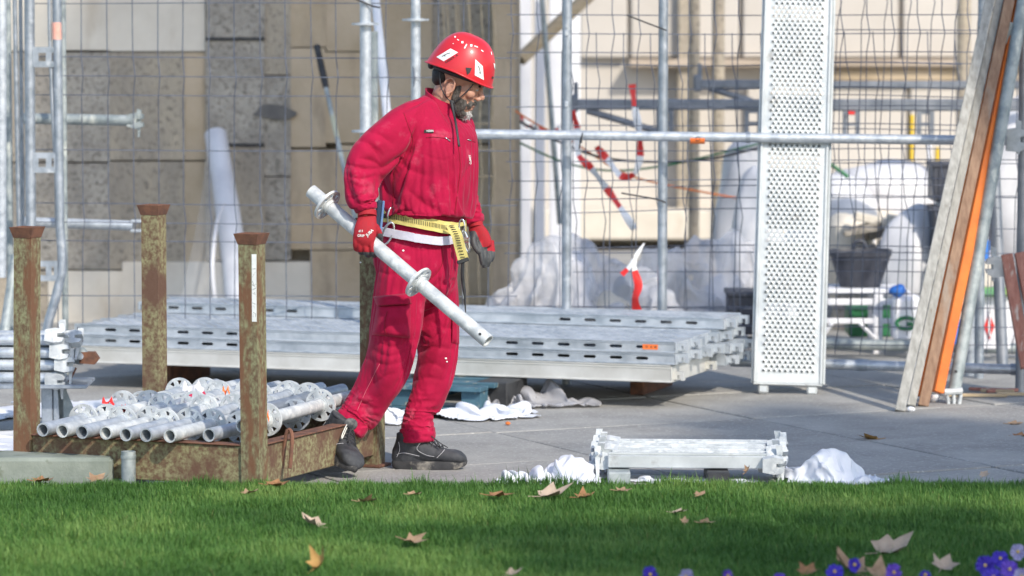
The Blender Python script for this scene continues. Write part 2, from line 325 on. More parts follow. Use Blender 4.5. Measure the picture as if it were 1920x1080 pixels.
# ------------------------------------------------------------------ stone wall behind on the left
WY = 7.0
wl = thing('stone_wall', 'weathered stone wall of grey and ochre blocks behind the fence', 'wall', P(400, 600, WY))
def wall_rect(par, name, x0, y0, x1, y1, m, Y=WY, proud=.0, depth=.25, gap=.2, bev=.0):
    a, b = P(x0+gap, y1-gap, Y-proud), P(x1-gap, y0+gap, Y-proud)
    return MB().box(((a.x+b.x)/2, Y-proud+depth/2, (a.z+b.z)/2), (b.x-a.x, depth, b.z-a.z), bev=bev).build(name, m, par, smooth=0)
a, b = P(-420, 640, WY+.16), P(975, -60, WY+.16)
MB().box(((a.x+b.x)/2, WY+.45, 1.6), (b.x-a.x, .6, 3.9)).build('wall_core', M['mortar'], wl, smooth=0)
rects = [(-400, -60, -130, 95, 'stone_cream', .02), (-130, -60, 60, 95, 'stone_cream', .0), (60, -60, 205, 94, 'stone_cream', .02), (205, -60, 384, 96, 'stone_cream', .01),
 (-400, 98, -130, 300, 'stone_grey', 0), (-130, 98, 60, 303, 'stone_mix', .01), (60, 98, 205, 303, 'stone_grey', .02), (205, 98, 346, 300, 'stone_mix', .015), (346, 98, 386, 300, 'stone_ochre', 0),
 (-400, 303, -130, 505, 'stone_mix', .01), (-130, 306, 60, 503, 'stone_grey', .02), (60, 306, 205, 505, 'stone_grey', .01), (205, 303, 346, 505, 'stone_mix', .02), (346, 303, 386, 505, 'stone_ochre', .01),
 (386, -60, 496, 72, 'stone_grey', .07), (386, 76, 496, 270, 'stone_grey', .06), (386, 275, 496, 488, 'stone_mix', .07),
 (496, -60, 545, 140, 'stone_mix', .03), (496, 142, 545, 330, 'stone_grey', .035), (496, 332, 545, 488, 'stone_grey', .03),
 (545, -60, 612, 88, 'stone_ochre', .02), (612, -60, 700, 96, 'stone_ochre', .01), (545, 90, 610, 276, 'stone_ochre', .025), (610, 98, 700, 268, 'stone_ochre', .015), (545, 280, 640, 468, 'stone_ochre', .01), (640, 272, 740, 468, 'stone_ochre', .02),
 (700, -60, 810, 268, 'stone_ochre', .0), (740, 272, 860, 468, 'stone_ochre', .01), (810, -60, 900, 268, 'stone_mix', -.02), (860, 272, 924, 468, 'stone_ochre', .0), (900, -60, 924, 268, 'stone_mix', -.02),
 (-400, 508, -60, 620, 'stone_cream', .05), (-60, 508, 90, 620, 'stone_mix', .05), (90, 508, 230, 620, 'stone_cream', .05), (230, 491, 370, 620, 'stone_cream', .06), (370, 491, 582, 620, 'stone_cream', .05), (582, 470, 700, 620, 'stone_ochre', .05), (700, 470, 924, 620, 'stone_ochre', .05)]
for x0, y0, x1, y1, mk, pr in rects:
    wall_rect(wl, 'stone_block', x0, y0, x1, y1, M[mk], proud=pr*.4)
wall_rect(wl, 'stone_pier', 924, -60, 966, 640, M['stone_ochre'], proud=.45, depth=.7)
# patch of dark mortar repair
pm = MB(); pts = []
for k in range(28):
    t = 2*math.pi*k/28; rx = 38*(1+.12*math.sin(3*t)+.08*math.sin(5*t+1)); ry = 15*(1+.2*math.sin(2*t+.5))
    q = P(515+rx*math.cos(t), 210+ry*math.sin(t), WY-.035); pts.append(q)
pm.add(pts+[p+Vector((0, .02, 0)) for p in pts], [tuple(range(27, -1, -1))]+[(i, (i+1) % 28, 28+(i+1) % 28, 28+i) for i in range(28)])
pm.build('mortar_patch', mat('dark_patch', (.12, .115, .11), (.17, .16, .15), scale=20, rough=1, c3=(.2, .13, .08), s3=5, lo3=.6, hi3=.7), wl, smooth=0)
for (x0, x1, yy) in ((386, 496, 73), (428, 496, 272)):
    wall_rect(wl, 'ledge_joint', x0, yy-3, x1, yy+2, M['black_rubber'], proud=.04, depth=.05, gap=.2, bev=0)

# ------------------------------------------------------------------ far pale facade on the right
FY = 14.0
fw = thing('pale_facade', 'sunlit cream rendered facade far behind the site', 'wall', P(1400, 500, FY))
def fac(name, x0, y0, x1, y1, m, pr, dp=.3): return wall_rect(fw, name, x0, y0, x1, y1, m, Y=FY, proud=pr, depth=dp, gap=0, bev=.01)
a, b = P(700, 600, FY), P(2600, -300, FY)
MB().box(((a.x+b.x)/2, FY+.4, 2.5), (b.x-a.x, .5, 6.4)).build('wall_face', M['plaster'], fw, smooth=0)
for x in (1085, 1180, 1285, 1390, 1545, 1690, 1800, 1960):
    fac('wall_panel', x+3, -250, x+[95, 105, 105, 155, 145, 110, 160, 170][(1085, 1180, 1285, 1390, 1545, 1690, 1800, 1960).index(x)]-3, 108, M['plaster'], -.05, .12)
fac('string_course', 1180, 112, 2200, 126, M['plaster_band'], .12, .3)
fac('string_course', 1530, 128, 2200, 152, M['stone_ochre'], .04, .2)
fac('pilaster', 1270, -250, 1296, 440, M['stone_mix'], .05, .3)
fac('plinth', 1000, 395, 2300, 450, M['stone_cream'], .35, .5)
fac('wall_panel', 1400, 165, 1700, 390, M['plaster'], -.06, .12)
fac('wall_panel', 1705, 165, 1960, 390, M['plaster'], -.05, .12)
# pallets and low timbers at the foot of the pier
for k, (x0, x1, y0, y1, Y, mk) in enumerate(((880, 1010, 520, 532, 7.6, 'tan_wood'), (890, 1000, 536, 552, 7.2, 'wood_brown'), (880, 990, 554, 570, 6.9, 'tan_wood'))):
    a, b = P(x0, y1, Y), P(x1, y0, Y)
    o = MB().box(((a.x+b.x)/2, Y, (a.z+b.z)/2), (b.x-a.x, .12, b.z-a.z), bev=.006).build('timber_beam', M[mk], smooth=0)
    tag(o, ['upper tan timber beam stacked beside the ochre stone pier', 'middle brown timber beam stacked beside the ochre stone pier', 'lowest tan timber beam stacked beside the ochre stone pier'][k], 'timber', 'timbers stacked at the stone pier')
o = MB().box((P(940, 600, 7.3).x, 7.3, (P(940, 570, 7.0).z)/2), (.5, .5, max(.04, P(940, 570, 7.0).z-.005)), bev=.01).build('stone_block', M['stone_grey'], smooth=0)
tag(o, 'low grey stone block carrying the stacked timber beams', 'stone block')
# ------------------------------------------------------------------ scaffold tubes and fence
FE = 3.4
def pole(name, label, cat, a, b, r=.0242, m='galv', group=None, collars=(), tapes=(), n=14):
    a, b = Vector(a), Vector(b)
    t = thing(name, label, cat, min((a, b), key=lambda p: p.z), group)
    MB().pipe(a, b, r, n=n).build('tube', M[m], t)
    d = (b-a).normalized()
    for f, w_ in collars:
        c = a.lerp(b, f); MB().pipe(c-d*w_/2, c+d*w_/2, r+.004, r-.001, n=n).build('collar', M['galv_dull'], t)
    for f, w_, mk in tapes:
        c = a.lerp(b, f); MB().pipe(c-d*w_/2, c+d*w_/2, r+.0012, r-.001, n=n).build('tape_band', M[mk], t)
    return t
def gp(px, py, Y): return P(px, py, Y)
def rosette_mesh(name='rosette', r0=.0242, r1=.061, th=.009, k_=1.1):
    b = MB(); n = 32
    def ann(ra, rb, zz, seg=n):
        ring = lambda r, z: [Vector((z, r*math.cos(2*math.pi*j/seg), r*math.sin(2*math.pi*j/seg))) for j in range(seg)]
        b.loft([ring(ra, -zz), ring(ra, zz), ring(rb, zz), ring(rb, -zz)], closed=True)
    ann(r0, .0355, th*.75); ann(.0515, r1, th/2)
    for k in range(8):
        wd = R(11 if k % 2 else 16); c = 2*math.pi*(k+.5)/8; ra, rb = .0345, .0525
        q = [(ra, c-wd*1.2), (rb, c-wd*.8), (rb, c+wd*.8), (ra, c+wd*1.2)]
        vs = [Vector((z, r*math.cos(t), r*math.sin(t))) for z in (-th/2+.0003, th/2-.0003) for r, t in q]
        b.add(vs, [(3, 2, 1, 0), (4, 5, 6, 7), (0, 1, 5, 4), (1, 2, 6, 5), (2, 3, 7, 6), (3, 0, 4, 7)])
    b.v = [p*k_ for p in b.v]
    return mkmesh(name, b.v, b.f, 40)
ROS = rosette_mesh()
ROS.materials.append(M['galv_white'])
ROS_D = ROS.copy(); ROS_D.materials.clear(); ROS_D.materials.append(M['galv'])
def add_rosette(par, c, axis, me=None, spin=None):
    o = bpy.data.objects.new('rosette', me or ROS); C.objects.link(o); o.parent = par
    x = Vector(axis).normalized(); y = x.orthogonal().normalized()
    m = frame(c, x, x.cross(y)); m = m @ Matrix.Rotation(random.uniform(0, .8) if spin is None else spin, 4, 'X')
    o.matrix_local = WM[par].inverted() @ m; WM[o] = m
    return o

# standing tubes of the fence line
st = [(685, 22, 'thick galvanised scaffold post left of the helmet, collar ring at its top', 3.35, 'galv'), (779, 18, 'galvanised scaffold post just behind the worker, second from the wall', 3.55, 'galv'),
      (1062, 16, 'blue grey scaffold post right of the worker, standing behind the plastic heap edge', 3.45, 'galv_dull'), (1242, 16, 'blue grey scaffold post with two black cable ties, left of the perforated deck', 3.45, 'galv_dull'),
      (1839, 15, 'blue grey scaffold post behind the leaning grey planks', 3.75, 'galv_dull'), (1917, 18, 'dark scaffold post at the right border carrying the wedge clamps', 3.05, 'beam_grey')]
posts = {}
for px, wpx, lab, Y, mk in st:
    x = P(px, 300, Y).x
    t = pole('scaffold_post', lab, 'scaffold post', (x, Y, .0), (x+.004, Y, 2.62), r=.0242 if wpx < 20 else .0285, m=mk, group='upright posts of the fence line')
    posts[px] = t
    for zz in ((.55, 1.05, 1.55, 2.05) if wpx >= 18 else ()):
        pass
def ros_at(t, px, py, Y): add_rosette(t, P(px, py, Y), (0, 0, 1), ROS_D)
ros_at(posts[685], 685, 45, 3.35); ros_at(posts[685], 685, 246, 3.35); ros_at(posts[779], 779, 37, 3.55)
for px in (1062,):
    for py in (62, 195):
        c = P(px, py, 3.45); MB().box((c.x, c.y-.026, c.z), (.02, .012, .03), bev=.004).build('rivet_plate', M['galv'], posts[px])
# black cable ties
for k, (pts, lab) in enumerate(((((1175, 28), (1205, 40), (1234, 51), (1250, 57)), 'black cable tie sticking out near the top of the post'), (((1165, 362), (1200, 368), (1232, 374), (1249, 380)), 'black cable tie sticking out of the post below the rail'))):
    o = MB().tube(catmull([P(x, y, 3.41-.004*i) for i, (x, y) in enumerate(pts)], 10), .0045, n=6).build('cable_tie', M['black_rubber'])
    tag(o, lab, 'cable tie', 'black cable ties')
o = MB().tube([P(662, -4, 3.3), P(680, 4, 3.31), P(700, 12, 3.31), P(712, 14, 3.33)], .005, n=6).build('cable_tie', M['black_rubber']); tag(o, 'black cable tie round the thick post above the collar', 'cable tie', 'black cable ties')
o = MB().tube([P(1090, 268, 3.2), P(1092, 250, 3.22), P(1088, 262, 3.22), P(1086, 280, 3.24)], .0035, n=6).build('cable_tie', M['black_rubber']); tag(o, 'thin black wire tie knotted round the upper rail', 'cable tie', 'black cable ties')
# rails
RA, RB = P(870, 251, 3.3), P(2060, 266, 3.12)
rail = pole('guard_rail', 'long galvanised horizontal rail at chest height with an orange label', 'rail', RA, RB, group='horizontal rails', collars=((.45, .02),))
d = (RB-RA).normalized(); c = P(1308, 260, 3.235); MB().pipe(c-d*.036, c+d*.036, .0256, .0235).build('orange_label', M['orange_tape'], rail)
for k in range(2):   # two curved arrows on the label
    pts = []
    for j in range(8):
        t = R(20+j*20+180*k); rr = .0105
        pts.append(c+Vector((rr*math.cos(t)*1.15, -.0262, rr*math.sin(t)*.85)))
    MB().tube(pts, [.0016]*7+[.003], n=6).build('arrow_mark', M['black_ink'], rail)
rail2 = pole('guard_rail', 'low galvanised rail just above the paving behind the perforated deck', 'rail', P(1370, 678, 3.3), P(2060, 697, 3.05), r=.0255, m='galv', group='horizontal rails', collars=((.36, .05), (.78, .06)))
pole('guard_rail', 'dull pipe lying on the paving beyond the mesh', 'rail', P(1380, 640, 4.9), P(1960, 655, 4.8), r=.03, m='galv_old', group='horizontal rails')
# wedge clamp at right
def clamp(px, py, Y, lab, sc_=1., m='galv_white', flip=1):
    o = P(px, py, Y); t = thing('wedge_clamp', lab, 'clamp', o, 'wedge clamps at the right border')
    prof = [(-.04, -.045), (.012, -.05), (.04, -.03), (.045, -.012), (.012, -.01), (.012, .012), (.045, .014), (.04, .034), (.01, .05), (-.04, .042)]
    MB().prism([(p[0]*sc_*flip, p[1]*sc_) for p in prof], o+Vector((0, .02, 0)), (1, 0, 0), (0, 0, 1), .045).build('clamp_jaw', M[m], t)
    MB().prism([(-.008, -.07), (.008, -.07), (.016, .09), (-.012, .1)], o+Vector((.01*flip, .004, 0)), (1, 0, 0), (0, 0, 1), .01).build('wedge', M['galv_dull'], t)
    return t
clamp(1893, 62, 2.98, 'square green grey ledger head poking out over the orange plank', 1.1, 'galv_old', -1)
pole('ledger_stub', 'short grey tube running from the ledger head to the border', 'scaffold tube', P(1898, 60, 2.99), P(1960, 50, 3.0), r=.022, m='galv_old')
clamp(1905, 262, 3.0, 'pale wedge clamp gripping the end of the upper rail', 1.2, 'galv_dull', 1)
clamp(1866, 500, 2.9, 'whitish wedge clamp hanging beside the reddish boards', 1.05, 'galv_white', -1)

# ------------------------------------------------------------------ welded mesh fence panels, each wire a part
def mesh_panel(label, x0, x1, ztop, zbot, Y, dx, hz, folds, group, yaw=0., skew=0., jit=.007, lean=0.):
    t = thing('mesh_fence', label, 'fence', (x0, Y, 0), group)
    def off(z):
        for f in folds:
            if abs(z-f) < .1: return (1-abs(z-f)/.1)
        return 0.
    def pt(x, z):
        k = off(z); return Vector((x+.013*k+skew*(z-1)+jit*noise.noise((x*3.1, z*2.2, Y)), Y-.035*k+yaw*(x-x0)+lean*z+2*jit*noise.noise((x*1.7, z*1.9, Y+5)), z+jit*1.5*noise.noise((x*.9, z*2, Y+9))))
    n = int((x1-x0)/dx)
    zs = sorted(set([zbot, ztop]+[f+s for f in folds for s in (-.1, 0, .1)]+[zbot+(ztop-zbot)*k/9 for k in range(10)]))
    zs = [z for z in zs if zbot <= z <= ztop]
    for i in range(n+1):
        x = x0+i*dx+random.uniform(-.003, .003)
        MB().tube([pt(x, z) for z in zs], .0026, n=5, cap=False).build('wire', M['wire'], t)
    for z in hz:
        if zbot <= z <= ztop:
            MB().tube([pt(x0-.02+(x1-x0+.04)*k/14, z) for k in range(15)], .0026, n=5, cap=False).build('wire', M['wire'], t)
    return t
def hrows(zf, n=4):
    out = []
    for k in range(-1, n):
        c = zf+k*.735; out += [c-.095, c, c+.095, c+.3675]
    return out
zf = P(400, 145, FE).z; folds = [zf-.735, zf, zf+.735-.0, zf-1.47]
mesh_panel('welded wire mesh fence in front of the stone wall', P(60, 300, 3.55).x, P(962, 300, 3.55).x, 2.6, .12, 3.55, .127, hrows(zf-.735), folds, 'wire mesh fence panels')
zf2 = P(1300, 62, 3.6).z
mesh_panel('welded wire mesh fence right of the worker, nearer layer', P(955, 300, 3.6).x, P(1905, 300, 3.6).x, 2.6, .14, 3.6, .127, hrows(zf2-.735-.735), [zf2, zf2-.735, zf2-1.47], 'wire mesh fence panels', skew=.01)
mesh_panel('welded wire mesh fence right of the worker, farther crooked layer', P(1075, 300, 3.85).x, P(1800, 300, 3.85).x, P(1300, 58, 3.85).z, .22, 3.85, .14, [.35+k*.155+(.03 if k % 2 else 0) for k in range(14)], [1.5, .8], 'wire mesh fence panels', skew=-.035, jit=.018)
mesh_panel('tall mesh panel leaning at the right end of the site fence', P(1560, 300, 4.1).x, P(2050, 300, 4.1).x, 2.6, .3, 4.1, .12, [.4+k*.17 for k in range(13)], [1.1, 1.9], 'wire mesh fence panels', skew=.03, jit=.014)
# ragged wire ends
for k, (x0, y0, x1, y1) in enumerate(((1140, 72, 1172, 98), (1132, 58, 1240, 66), (1190, 10, 1240, 12), (1135, 138, 1240, 136), (1195, 128, 1242, 131))):
    pass

# ------------------------------------------------------------------ ladder frame and tubes at the left border
LY = 3.45
lf = thing('ladder_frame', 'grey scaffold ladder frame with punched rungs at the left border', 'scaffold frame', P(80, 600, LY))
q = lambda x, y: P(x, y, LY)
MB().tube([q(55, -40), q(56, 200), q(58, 420), q(60, 560)], .026, n=12).build('stile', M['galv_dull'], lf)
MB().tube([q(106, -40), q(109, 200), q(112, 420), q(117, 480), q(116, 510), q(104, 560), q(92, 600), q(84, 640)], .0235, n=12).build('stile', M['galv_dull'], lf)
MB().tube([q(92, -40), q(93, 60), q(98, 200), q(103, 290)], .009, n=8).build('inner_rod', M['galv_dull'], lf)
for y in (107, 305, 508):   # rungs with square holes
    z0, z1 = -19, 19; bb = MB()
    def bar(xa, ya, xb, yb):
        a, b = P(xa, yb, LY-.012), P(xb, ya, LY-.012)
        bb.box(((a.x+b.x)/2, LY, (a.z+b.z)/2), (b.x-a.x, .03, b.z-a.z))
    xs = [60, 64, 76, 88, 97, 101, 108]
    pl = [(60, y-19, 108, y-8), (60, y+8, 108, y+19), (64, y-8, 73, y+8), (86, y-8, 98, y+8)]
    pts = [(60, -19), (108, -19), (108, 19), (60, 19)]
    # one plate with two square windows
    P2 = lambda x, yy, dy: P(x, y+yy, LY+dy)
    xsg, ysg = [60, 65, 72, 86, 97, 101, 108], [-19, -8, 8, 19]
    vs = []; fs = []
    for dy in (-.016, .016):
        for yy in ysg:
            for x in xsg: vs.append(P2(x, yy, dy))
    nx = len(xsg); idx = lambda l, j, i: l*nx*4+j*nx+i
    holes = {(1, 2), (1, 4)}
    for l in (0, 1):
        for j in range(3):
            for i in range(nx-1):
                if (j, i) in holes: continue
                qd = (idx(l, j, i), idx(l, j, i+1), idx(l, j+1, i+1), idx(l, j+1, i)); fs.append(qd[::-1] if l else qd)
    for j, i in holes:
        cs = [(j, i), (j, i+1), (j+1, i+1), (j+1, i)]
        for k in range(4):
            a, b = cs[k], cs[(k+1) % 4]; fs.append((idx(0, *a), idx(0, *b), idx(1, *b), idx(1, *a)))
    cs = [(0, 0), (0, nx-1), (3, nx-1), (3, 0)]
    for k in range(4):
        a, b = cs[k], cs[(k+1) % 4]; fs.append((idx(0, *b), idx(0, *a), idx(1, *a), idx(1, *b)))
    MB().add(vs, fs).build('rung', M['galv_dull'], lf, smooth=0)
c = P(107, 57, LY-.026); MB().pipe(P(106.5, 42, LY), P(107, 74, LY), .0246, .0232).build('orange_label', mat('faded_label', (.75, .36, .28), (.85, .5, .42), scale=20, rough=.6), lf)
pole('scaffold_tube', 'blue grey tube standing at the extreme left border', 'scaffold tube', P(3, -30, 3.3), P(2, 520, 3.3), r=.026, m='galv', group='tubes at the left border')
pole('scaffold_tube', 'slim dark tube between the border tube and the ladder frame', 'scaffold tube', P(27, -30, 3.5), P(36, 430, 3.5), r=.012, m='galv_dull', group='tubes at the left border')
pole('scaffold_tube', 'second slim tube close to the ladder frame stile', 'scaffold tube', P(38, -30, 3.55), P(43, 440, 3.55), r=.01, m='galv_dull', group='tubes at the left border')
pole('scaffold_tube', 'grey tube leaning low at the left border behind the rusty post', 'scaffold tube', P(30, 480, 3.5), P(-2, 690, 3.2), r=.026, m='galv_old', group='tubes at the left border')
x_ = P(17, 300, 3.9).x
pole('scaffold_post', 'dark olive post standing behind the left border tubes', 'scaffold post', (x_, 3.9, 0), (x_, 3.9, 2.6), r=.018, m='galv_old', group='upright posts of the fence line')
x_ = P(120, 300, 3.95).x
pole('scaffold_post', 'thin grey post directly behind the ladder frame', 'scaffold post', (x_, 3.95, 0), (x_, 3.95, 2.6), r=.016, m='galv_old', group='upright posts of the fence line')
# ledgers of that frame (horizontal, seen in front of the wall)
def ledger(name, lab, a, b, r, m, heads=(1,), group=None, mh='galv_old'):
    a, b = Vector(a), Vector(b); t = thing(name, lab, 'ledger', a, group); d = (b-a).normalized()
    MB().pipe(a, b, r).build('tube', M[m], t)
    for s in heads:
        e, dd = (b, d) if s > 0 else (a, -d); up = Vector((0, 0, 1))
        prof = [(-.03, -.03), (.02, -.042), (.052, -.03), (.05, -.01), (.02, -.008), (.02, .008), (.05, .01), (.052, .03), (.02, .042), (-.03, .03)]
        sd = dd.cross(up); MB().prism(prof, e-sd*.02 if False else e+sd*(-.02), dd, up, -.04 if False else .04).build('ledger_head', M[mh], t)
        MB().prism([(.024, -.085), (.034, -.085), (.043, .055), (.02, .06)], e+sd*(-.004), dd, up, .009).build('wedge', M[mh], t)
    return t
ledger('ledger', 'green grey ledger with wedge head high in front of the wall', P(40, 222, 4.2), P(250, 226, 4.1), .028, 'galv_old', group='ledgers before the stone wall')
t = thing('ledger', 'pale grey ledger with forked end low in front of the wall', 'ledger', P(70, 418, 4.1), 'ledgers before the stone wall')
MB().pipe(P(45, 416, 4.1), P(250, 423, 4.05), .026).build('tube', M['galv'], t)
for dz_ in (-9, 9):
    a, b = P(245, 423+dz_, 4.05), P(266, 424+dz_, 4.05); MB().box((a+b)*.5, ((b-a).length, .05, .014), bev=.003).build('fork', M['galv'], t)

# ------------------------------------------------------------------ leaning things before the stone wall
t = thing('plastic_roll', 'tall white roll of plastic sheeting leaning on the grey wall', 'plastic roll', P(440, 600, 6.1))
A, B = P(455, 640, 5.9), P(404, 252, 6.75)
MB().tube(catmull([A, A.lerp(B, .5)+Vector((.015, -.02, 0)), B], 12), [.076]*4+[.072]*4+[.066]*4, n=20).build('roll', M['film_white'], t)
flap = MB(); fl = []
for i in range(13):
    u = i/12; c0 = A.lerp(B, .12+.75*u)
    for j in range(6):
        v = j/5; wd = .30*(1-u)**1.2+.03
        fl.append(c0+Vector((-.05-wd*v, .03*math.sin(4*v+5*u)-.03, -.12*v*(1-u))))
flap.add(fl, [(i*6+j, i*6+j+1, (i+1)*6+j+1, (i+1)*6+j) for i in range(12) for j in range(5)]).build('loose_flap', mat('thin_film', (.8, .8, .8), (.9, .9, .9), rough=.3, alpha=.13, bump=.3, bscale=14), t, smooth=180)
MB().tube(catmull([P(403, 560, 5.85), P(398, 500, 5.9), P(406, 420, 6.2), P(420, 380, 6.3)], 10), .012, n=6).build('loose_edge', M['film_white'], t)
t = thing('long_handled_tool', 'long grey tool handle with black grip leaning on the ochre wall', 'tool', P(652, 300, 6.5))
A, B = P(668, 420, 6.2), P(594, 86, 6.8)
MB().tube([A, A.lerp(B, .78)], .014, n=10).build('handle', M['galv_old'], t)
MB().tube([A.lerp(B, .76), A.lerp(B, .8), B], [.017, .021, .019], n=10).build('grip', M['black_rubber'], t)
MB().tube([A.lerp(B, .48), A.lerp(B, .60)], .0152, n=10).build('tape_band', mat('pale_tape', (.5, .5, .36), (.6, .6, .45), rough=.6), t)
pole('plastic_pipe', 'slim white pipe leaning behind the thick post', 'pipe', P(728, 240, 5.0), P(700, -40, 5.4), r=.024, m='white_board')
pole('scaffold_tube', 'dull tube right behind the thick post left of the worker', 'scaffold tube', (P(700, 300, 4.4).x, 4.4, 0), (P(700, 300, 4.4).x, 4.4, 1.75), r=.026, m='galv_old')
# stacked mesh panels leaning upright at the pier
for k in range(2):
    t = thing('mesh_stack', ['nearer', 'farther'][k]+' of the wire panels leaning between wall and stone pier', 'wire panel', (P(850, 500, 5.9).x, 6.1+.1*k, 0), 'wire panels leaning at the pier')
    X0, X1 = P(826+7*k, 300, 6.1).x, P(922-3*k, 300, 6.1).x
    for i in range(5):
        x = X0+(X1-X0)*i/4
        MB().tube([(x+.01*z_+.01*math.sin(9*z_), 6.15+.08*k+.07*z_+(.02 if 1.05 < z_ < 1.2 else 0), z_) for z_ in (0.05, .5, .9, 1.05, 1.12, 1.2, 1.6, 1.9, 2.35)], .004, n=5, cap=False).build('wire', M['tan_wood'], t)
    for z_ in (.12, .5, .9, 1.05, 1.2, 1.6, 1.95, 2.3):
        MB().tube([(X0, 6.15+.08*k+.07*z_, z_), (X1+.02*z_, 6.15+.08*k+.07*z_, z_)], .0035, n=5, cap=False).build('wire', M['tan_wood'], t)

# ------------------------------------------------------------------ right background: boards, beams, posts
for k, (x0, x1, y1, Y) in enumerate(((972, 996, 200, 11.), (1003, 1022, 195, 11.2), (1030, 1088, 215, 10.8))):
    a, b = P(x0, y1+60, Y), P(x1, -80, Y)
    o = MB().box(((a.x+b.x)/2, Y, b.z/2), (b.x-a.x, .06, b.z), bev=.005).build('hoarding_sheet', M['white_board'], smooth=0)
    tag(o, ['narrow white panel next to the stone pier, leftmost of three', 'middle narrow white panel behind the leaning timber', 'broad white panel standing behind the blue grey post'][k], 'panel', 'white panels by the pier')
t = pole('timber_prop', 'pale diagonal timber brace high beside the stone pier', 'timber', P(975, 112, 9.0), P(1110, -14, 9.3), r=.045, m='tan_wood', n=8)
pole('scaffold_tube', 'thin olive tube leaning right of the stone pier', 'scaffold tube', P(1050, 420, 7.5), P(1014, -30, 7.8), r=.016, m='galv_old')
pole('scaffold_tube', 'dark tube standing along the edge of the stone pier', 'scaffold tube', (P(970, 300, 7.2).x, 7.2, 0), (P(965, 300, 7.2).x, 7.2, 2.9), r=.026, m='galv_old')
for k, (px, Y, r) in enumerate(((1301, 9., .036), (1346, 9.4, .042), (1805, 11., .05))):
    x = P(px, 300, Y).x
    pole('far_post', ['slim weathered post beyond the mesh, left of a pair', 'thicker weathered post beyond the mesh, right of a pair', 'far dark post high behind the leaning planks'][k], 'post', (x, Y, 0), (x, Y, 3.4), r=r, m='stone_mix', group='far posts', n=10)
def beam(lab, x0, x1, y0, y1, Y, tip=True, uprights=(), diags=()):
    a, b = P(x0, y1, Y), P(x1, y0, Y)
    t = thing('lattice_beam', lab, 'scaffold beam', ((a.x+b.x)/2, Y, a.z), 'far scaffold beams')
    MB().box(((a.x+b.x)/2, Y, (a.z+b.z)/2), (b.x-a.x, .06, b.z-a.z), bev=.008).build('chord', M['beam_grey'], t, smooth=0)
    if tip:
        c = P(x0-4, (y0+y1)/2-2, Y); MB().box(c, (.05, .06, .10), bev=.01).build('beam_head', M['beam_grey'], t, smooth=0)
        c = P(x0, y0-12, Y); MB().box(c, (.025, .03, .12), bev=.005).build('wedge', M['beam_grey'], t, smooth=0)
    for ux, uy0, uy1 in uprights:
        for sx_ in (-12, 12):
            a, b = P(ux+sx_-4, uy1, Y), P(ux+sx_+4, uy0, Y); MB().box(((a.x+b.x)/2, Y, (a.z+b.z)/2), (b.x-a.x, .05, b.z-a.z)).build('upright', M['beam_grey'], t, smooth=0)
        for k in range(int((uy1-uy0)/22)+1):
            a, b = P(ux-8, uy0+22*k+6, Y), P(ux+8, uy0+22*k, Y); MB().box(((a.x+b.x)/2, Y, (a.z+b.z)/2), (b.x-a.x, .046, b.z-a.z)).build('batten', M['beam_grey'], t, smooth=0)
    for (xa, ya, xb, yb) in diags:
        MB().tube([P(xa, ya, Y), P(xb, yb, Y)], .02, n=8).build('diagonal', M['beam_grey'], t)
    return t
beam('grey lattice beam with wedge end running behind the two blue grey posts', 1080, 1440, 186, 206, 6.5, True, ((1246, 206, 252), (1412, 206, 250)), ((1100, 207, 1232, 246),))
beam('short grey beam end above the lattice beam, left of the deck', 1312, 1450, 150, 166, 7.2, True, (), ((1330, 165, 1410, 190),))
beam('grey beam running right of the deck at head height', 1530, 1990, 186, 208, 6.3, False, ((1596, 208, 252), (1735, 208, 252)))
beam('upper thin grey beam right of the deck', 1530, 1990, 152, 166, 7.0, False)
c = P(1596, 212, 6.25); o = MB().box(c, (.04, .02, .02), bev=.004).build('red_marker', M['red_tape']); tag(o, 'small red marker clipped on the far lattice beam', 'marker')
for k, (x0, x1, y0, y1, Y, mk) in enumerate(((1703, 1714, 215, 326, 8.0, 'yellow_paint'), (1751, 1762, 276, 312, 8.2, 'yellow_paint'), (1736, 1746, 262, 480, 7.6, 'white_board'))):
    a, b = P(x0, 600, Y), P(x1, y0, Y)
    o = MB().box(((a.x+b.x)/2, Y, b.z/2), (b.x-a.x, .04, b.z), bev=.006).build('marker_post', M[mk], smooth=0)
    tag(o, ['tall yellow post beyond the mesh', 'shorter yellow post behind the black crates', 'white post between the two yellow posts'][k], 'post', 'marker posts')
# barrier tape: alternating red and white bands, twisted
def band_strip(lab, pts, wpx, Y, name='barrier_tape', n=36, seg=6, Ye=None, start=0, group='red and white barrier tape', taper=1.):
    t = thing(name, lab, 'barrier tape', P(*pts[-1], Y), group)
    path = catmull([P(x, y, Y+((Ye or Y)-Y)*i/(len(pts)-1)) for i, (x, y) in enumerate(pts)], n)
    k = n//seg; wm = wpx/S(Y)/2
    for s in range(seg):
        a, b = s*k, min(n-1, (s+1)*k); v = []; f = []
        for i in range(a, b+1):
            d = (path[min(i+1, n-1)]-path[max(i-1, 0)]).normalized(); side = d.cross(Vector((0, 1, 0))).normalized()
            tw = .9*math.sin(i*.22+n); side = (side*math.cos(tw)+Vector((0, 1, 0))*math.sin(tw))
            wq = wm*(taper+(1-taper)*i/(n-1)); v += [path[i]+side*wq, path[i]+Vector((0, -.006, 0)), path[i]-side*wq]
        for i in range(b-a): f += [(i*3, i*3+1, i*3+4, i*3+3), (i*3+1, i*3+2, i*3+5, i*3+4)]
        MB().add(v, f).build('band', M['red_tape' if (s+start) % 2 == 0 else 'white_tape'], t, smooth=180)
    return t
band_strip('barrier tape hanging in a long slack diagonal beside the post', [(1072, 208), (1082, 240), (1085, 290), (1108, 315), (1135, 350), (1160, 385), (1190, 430)], 15, 6.0, seg=6, n=60)
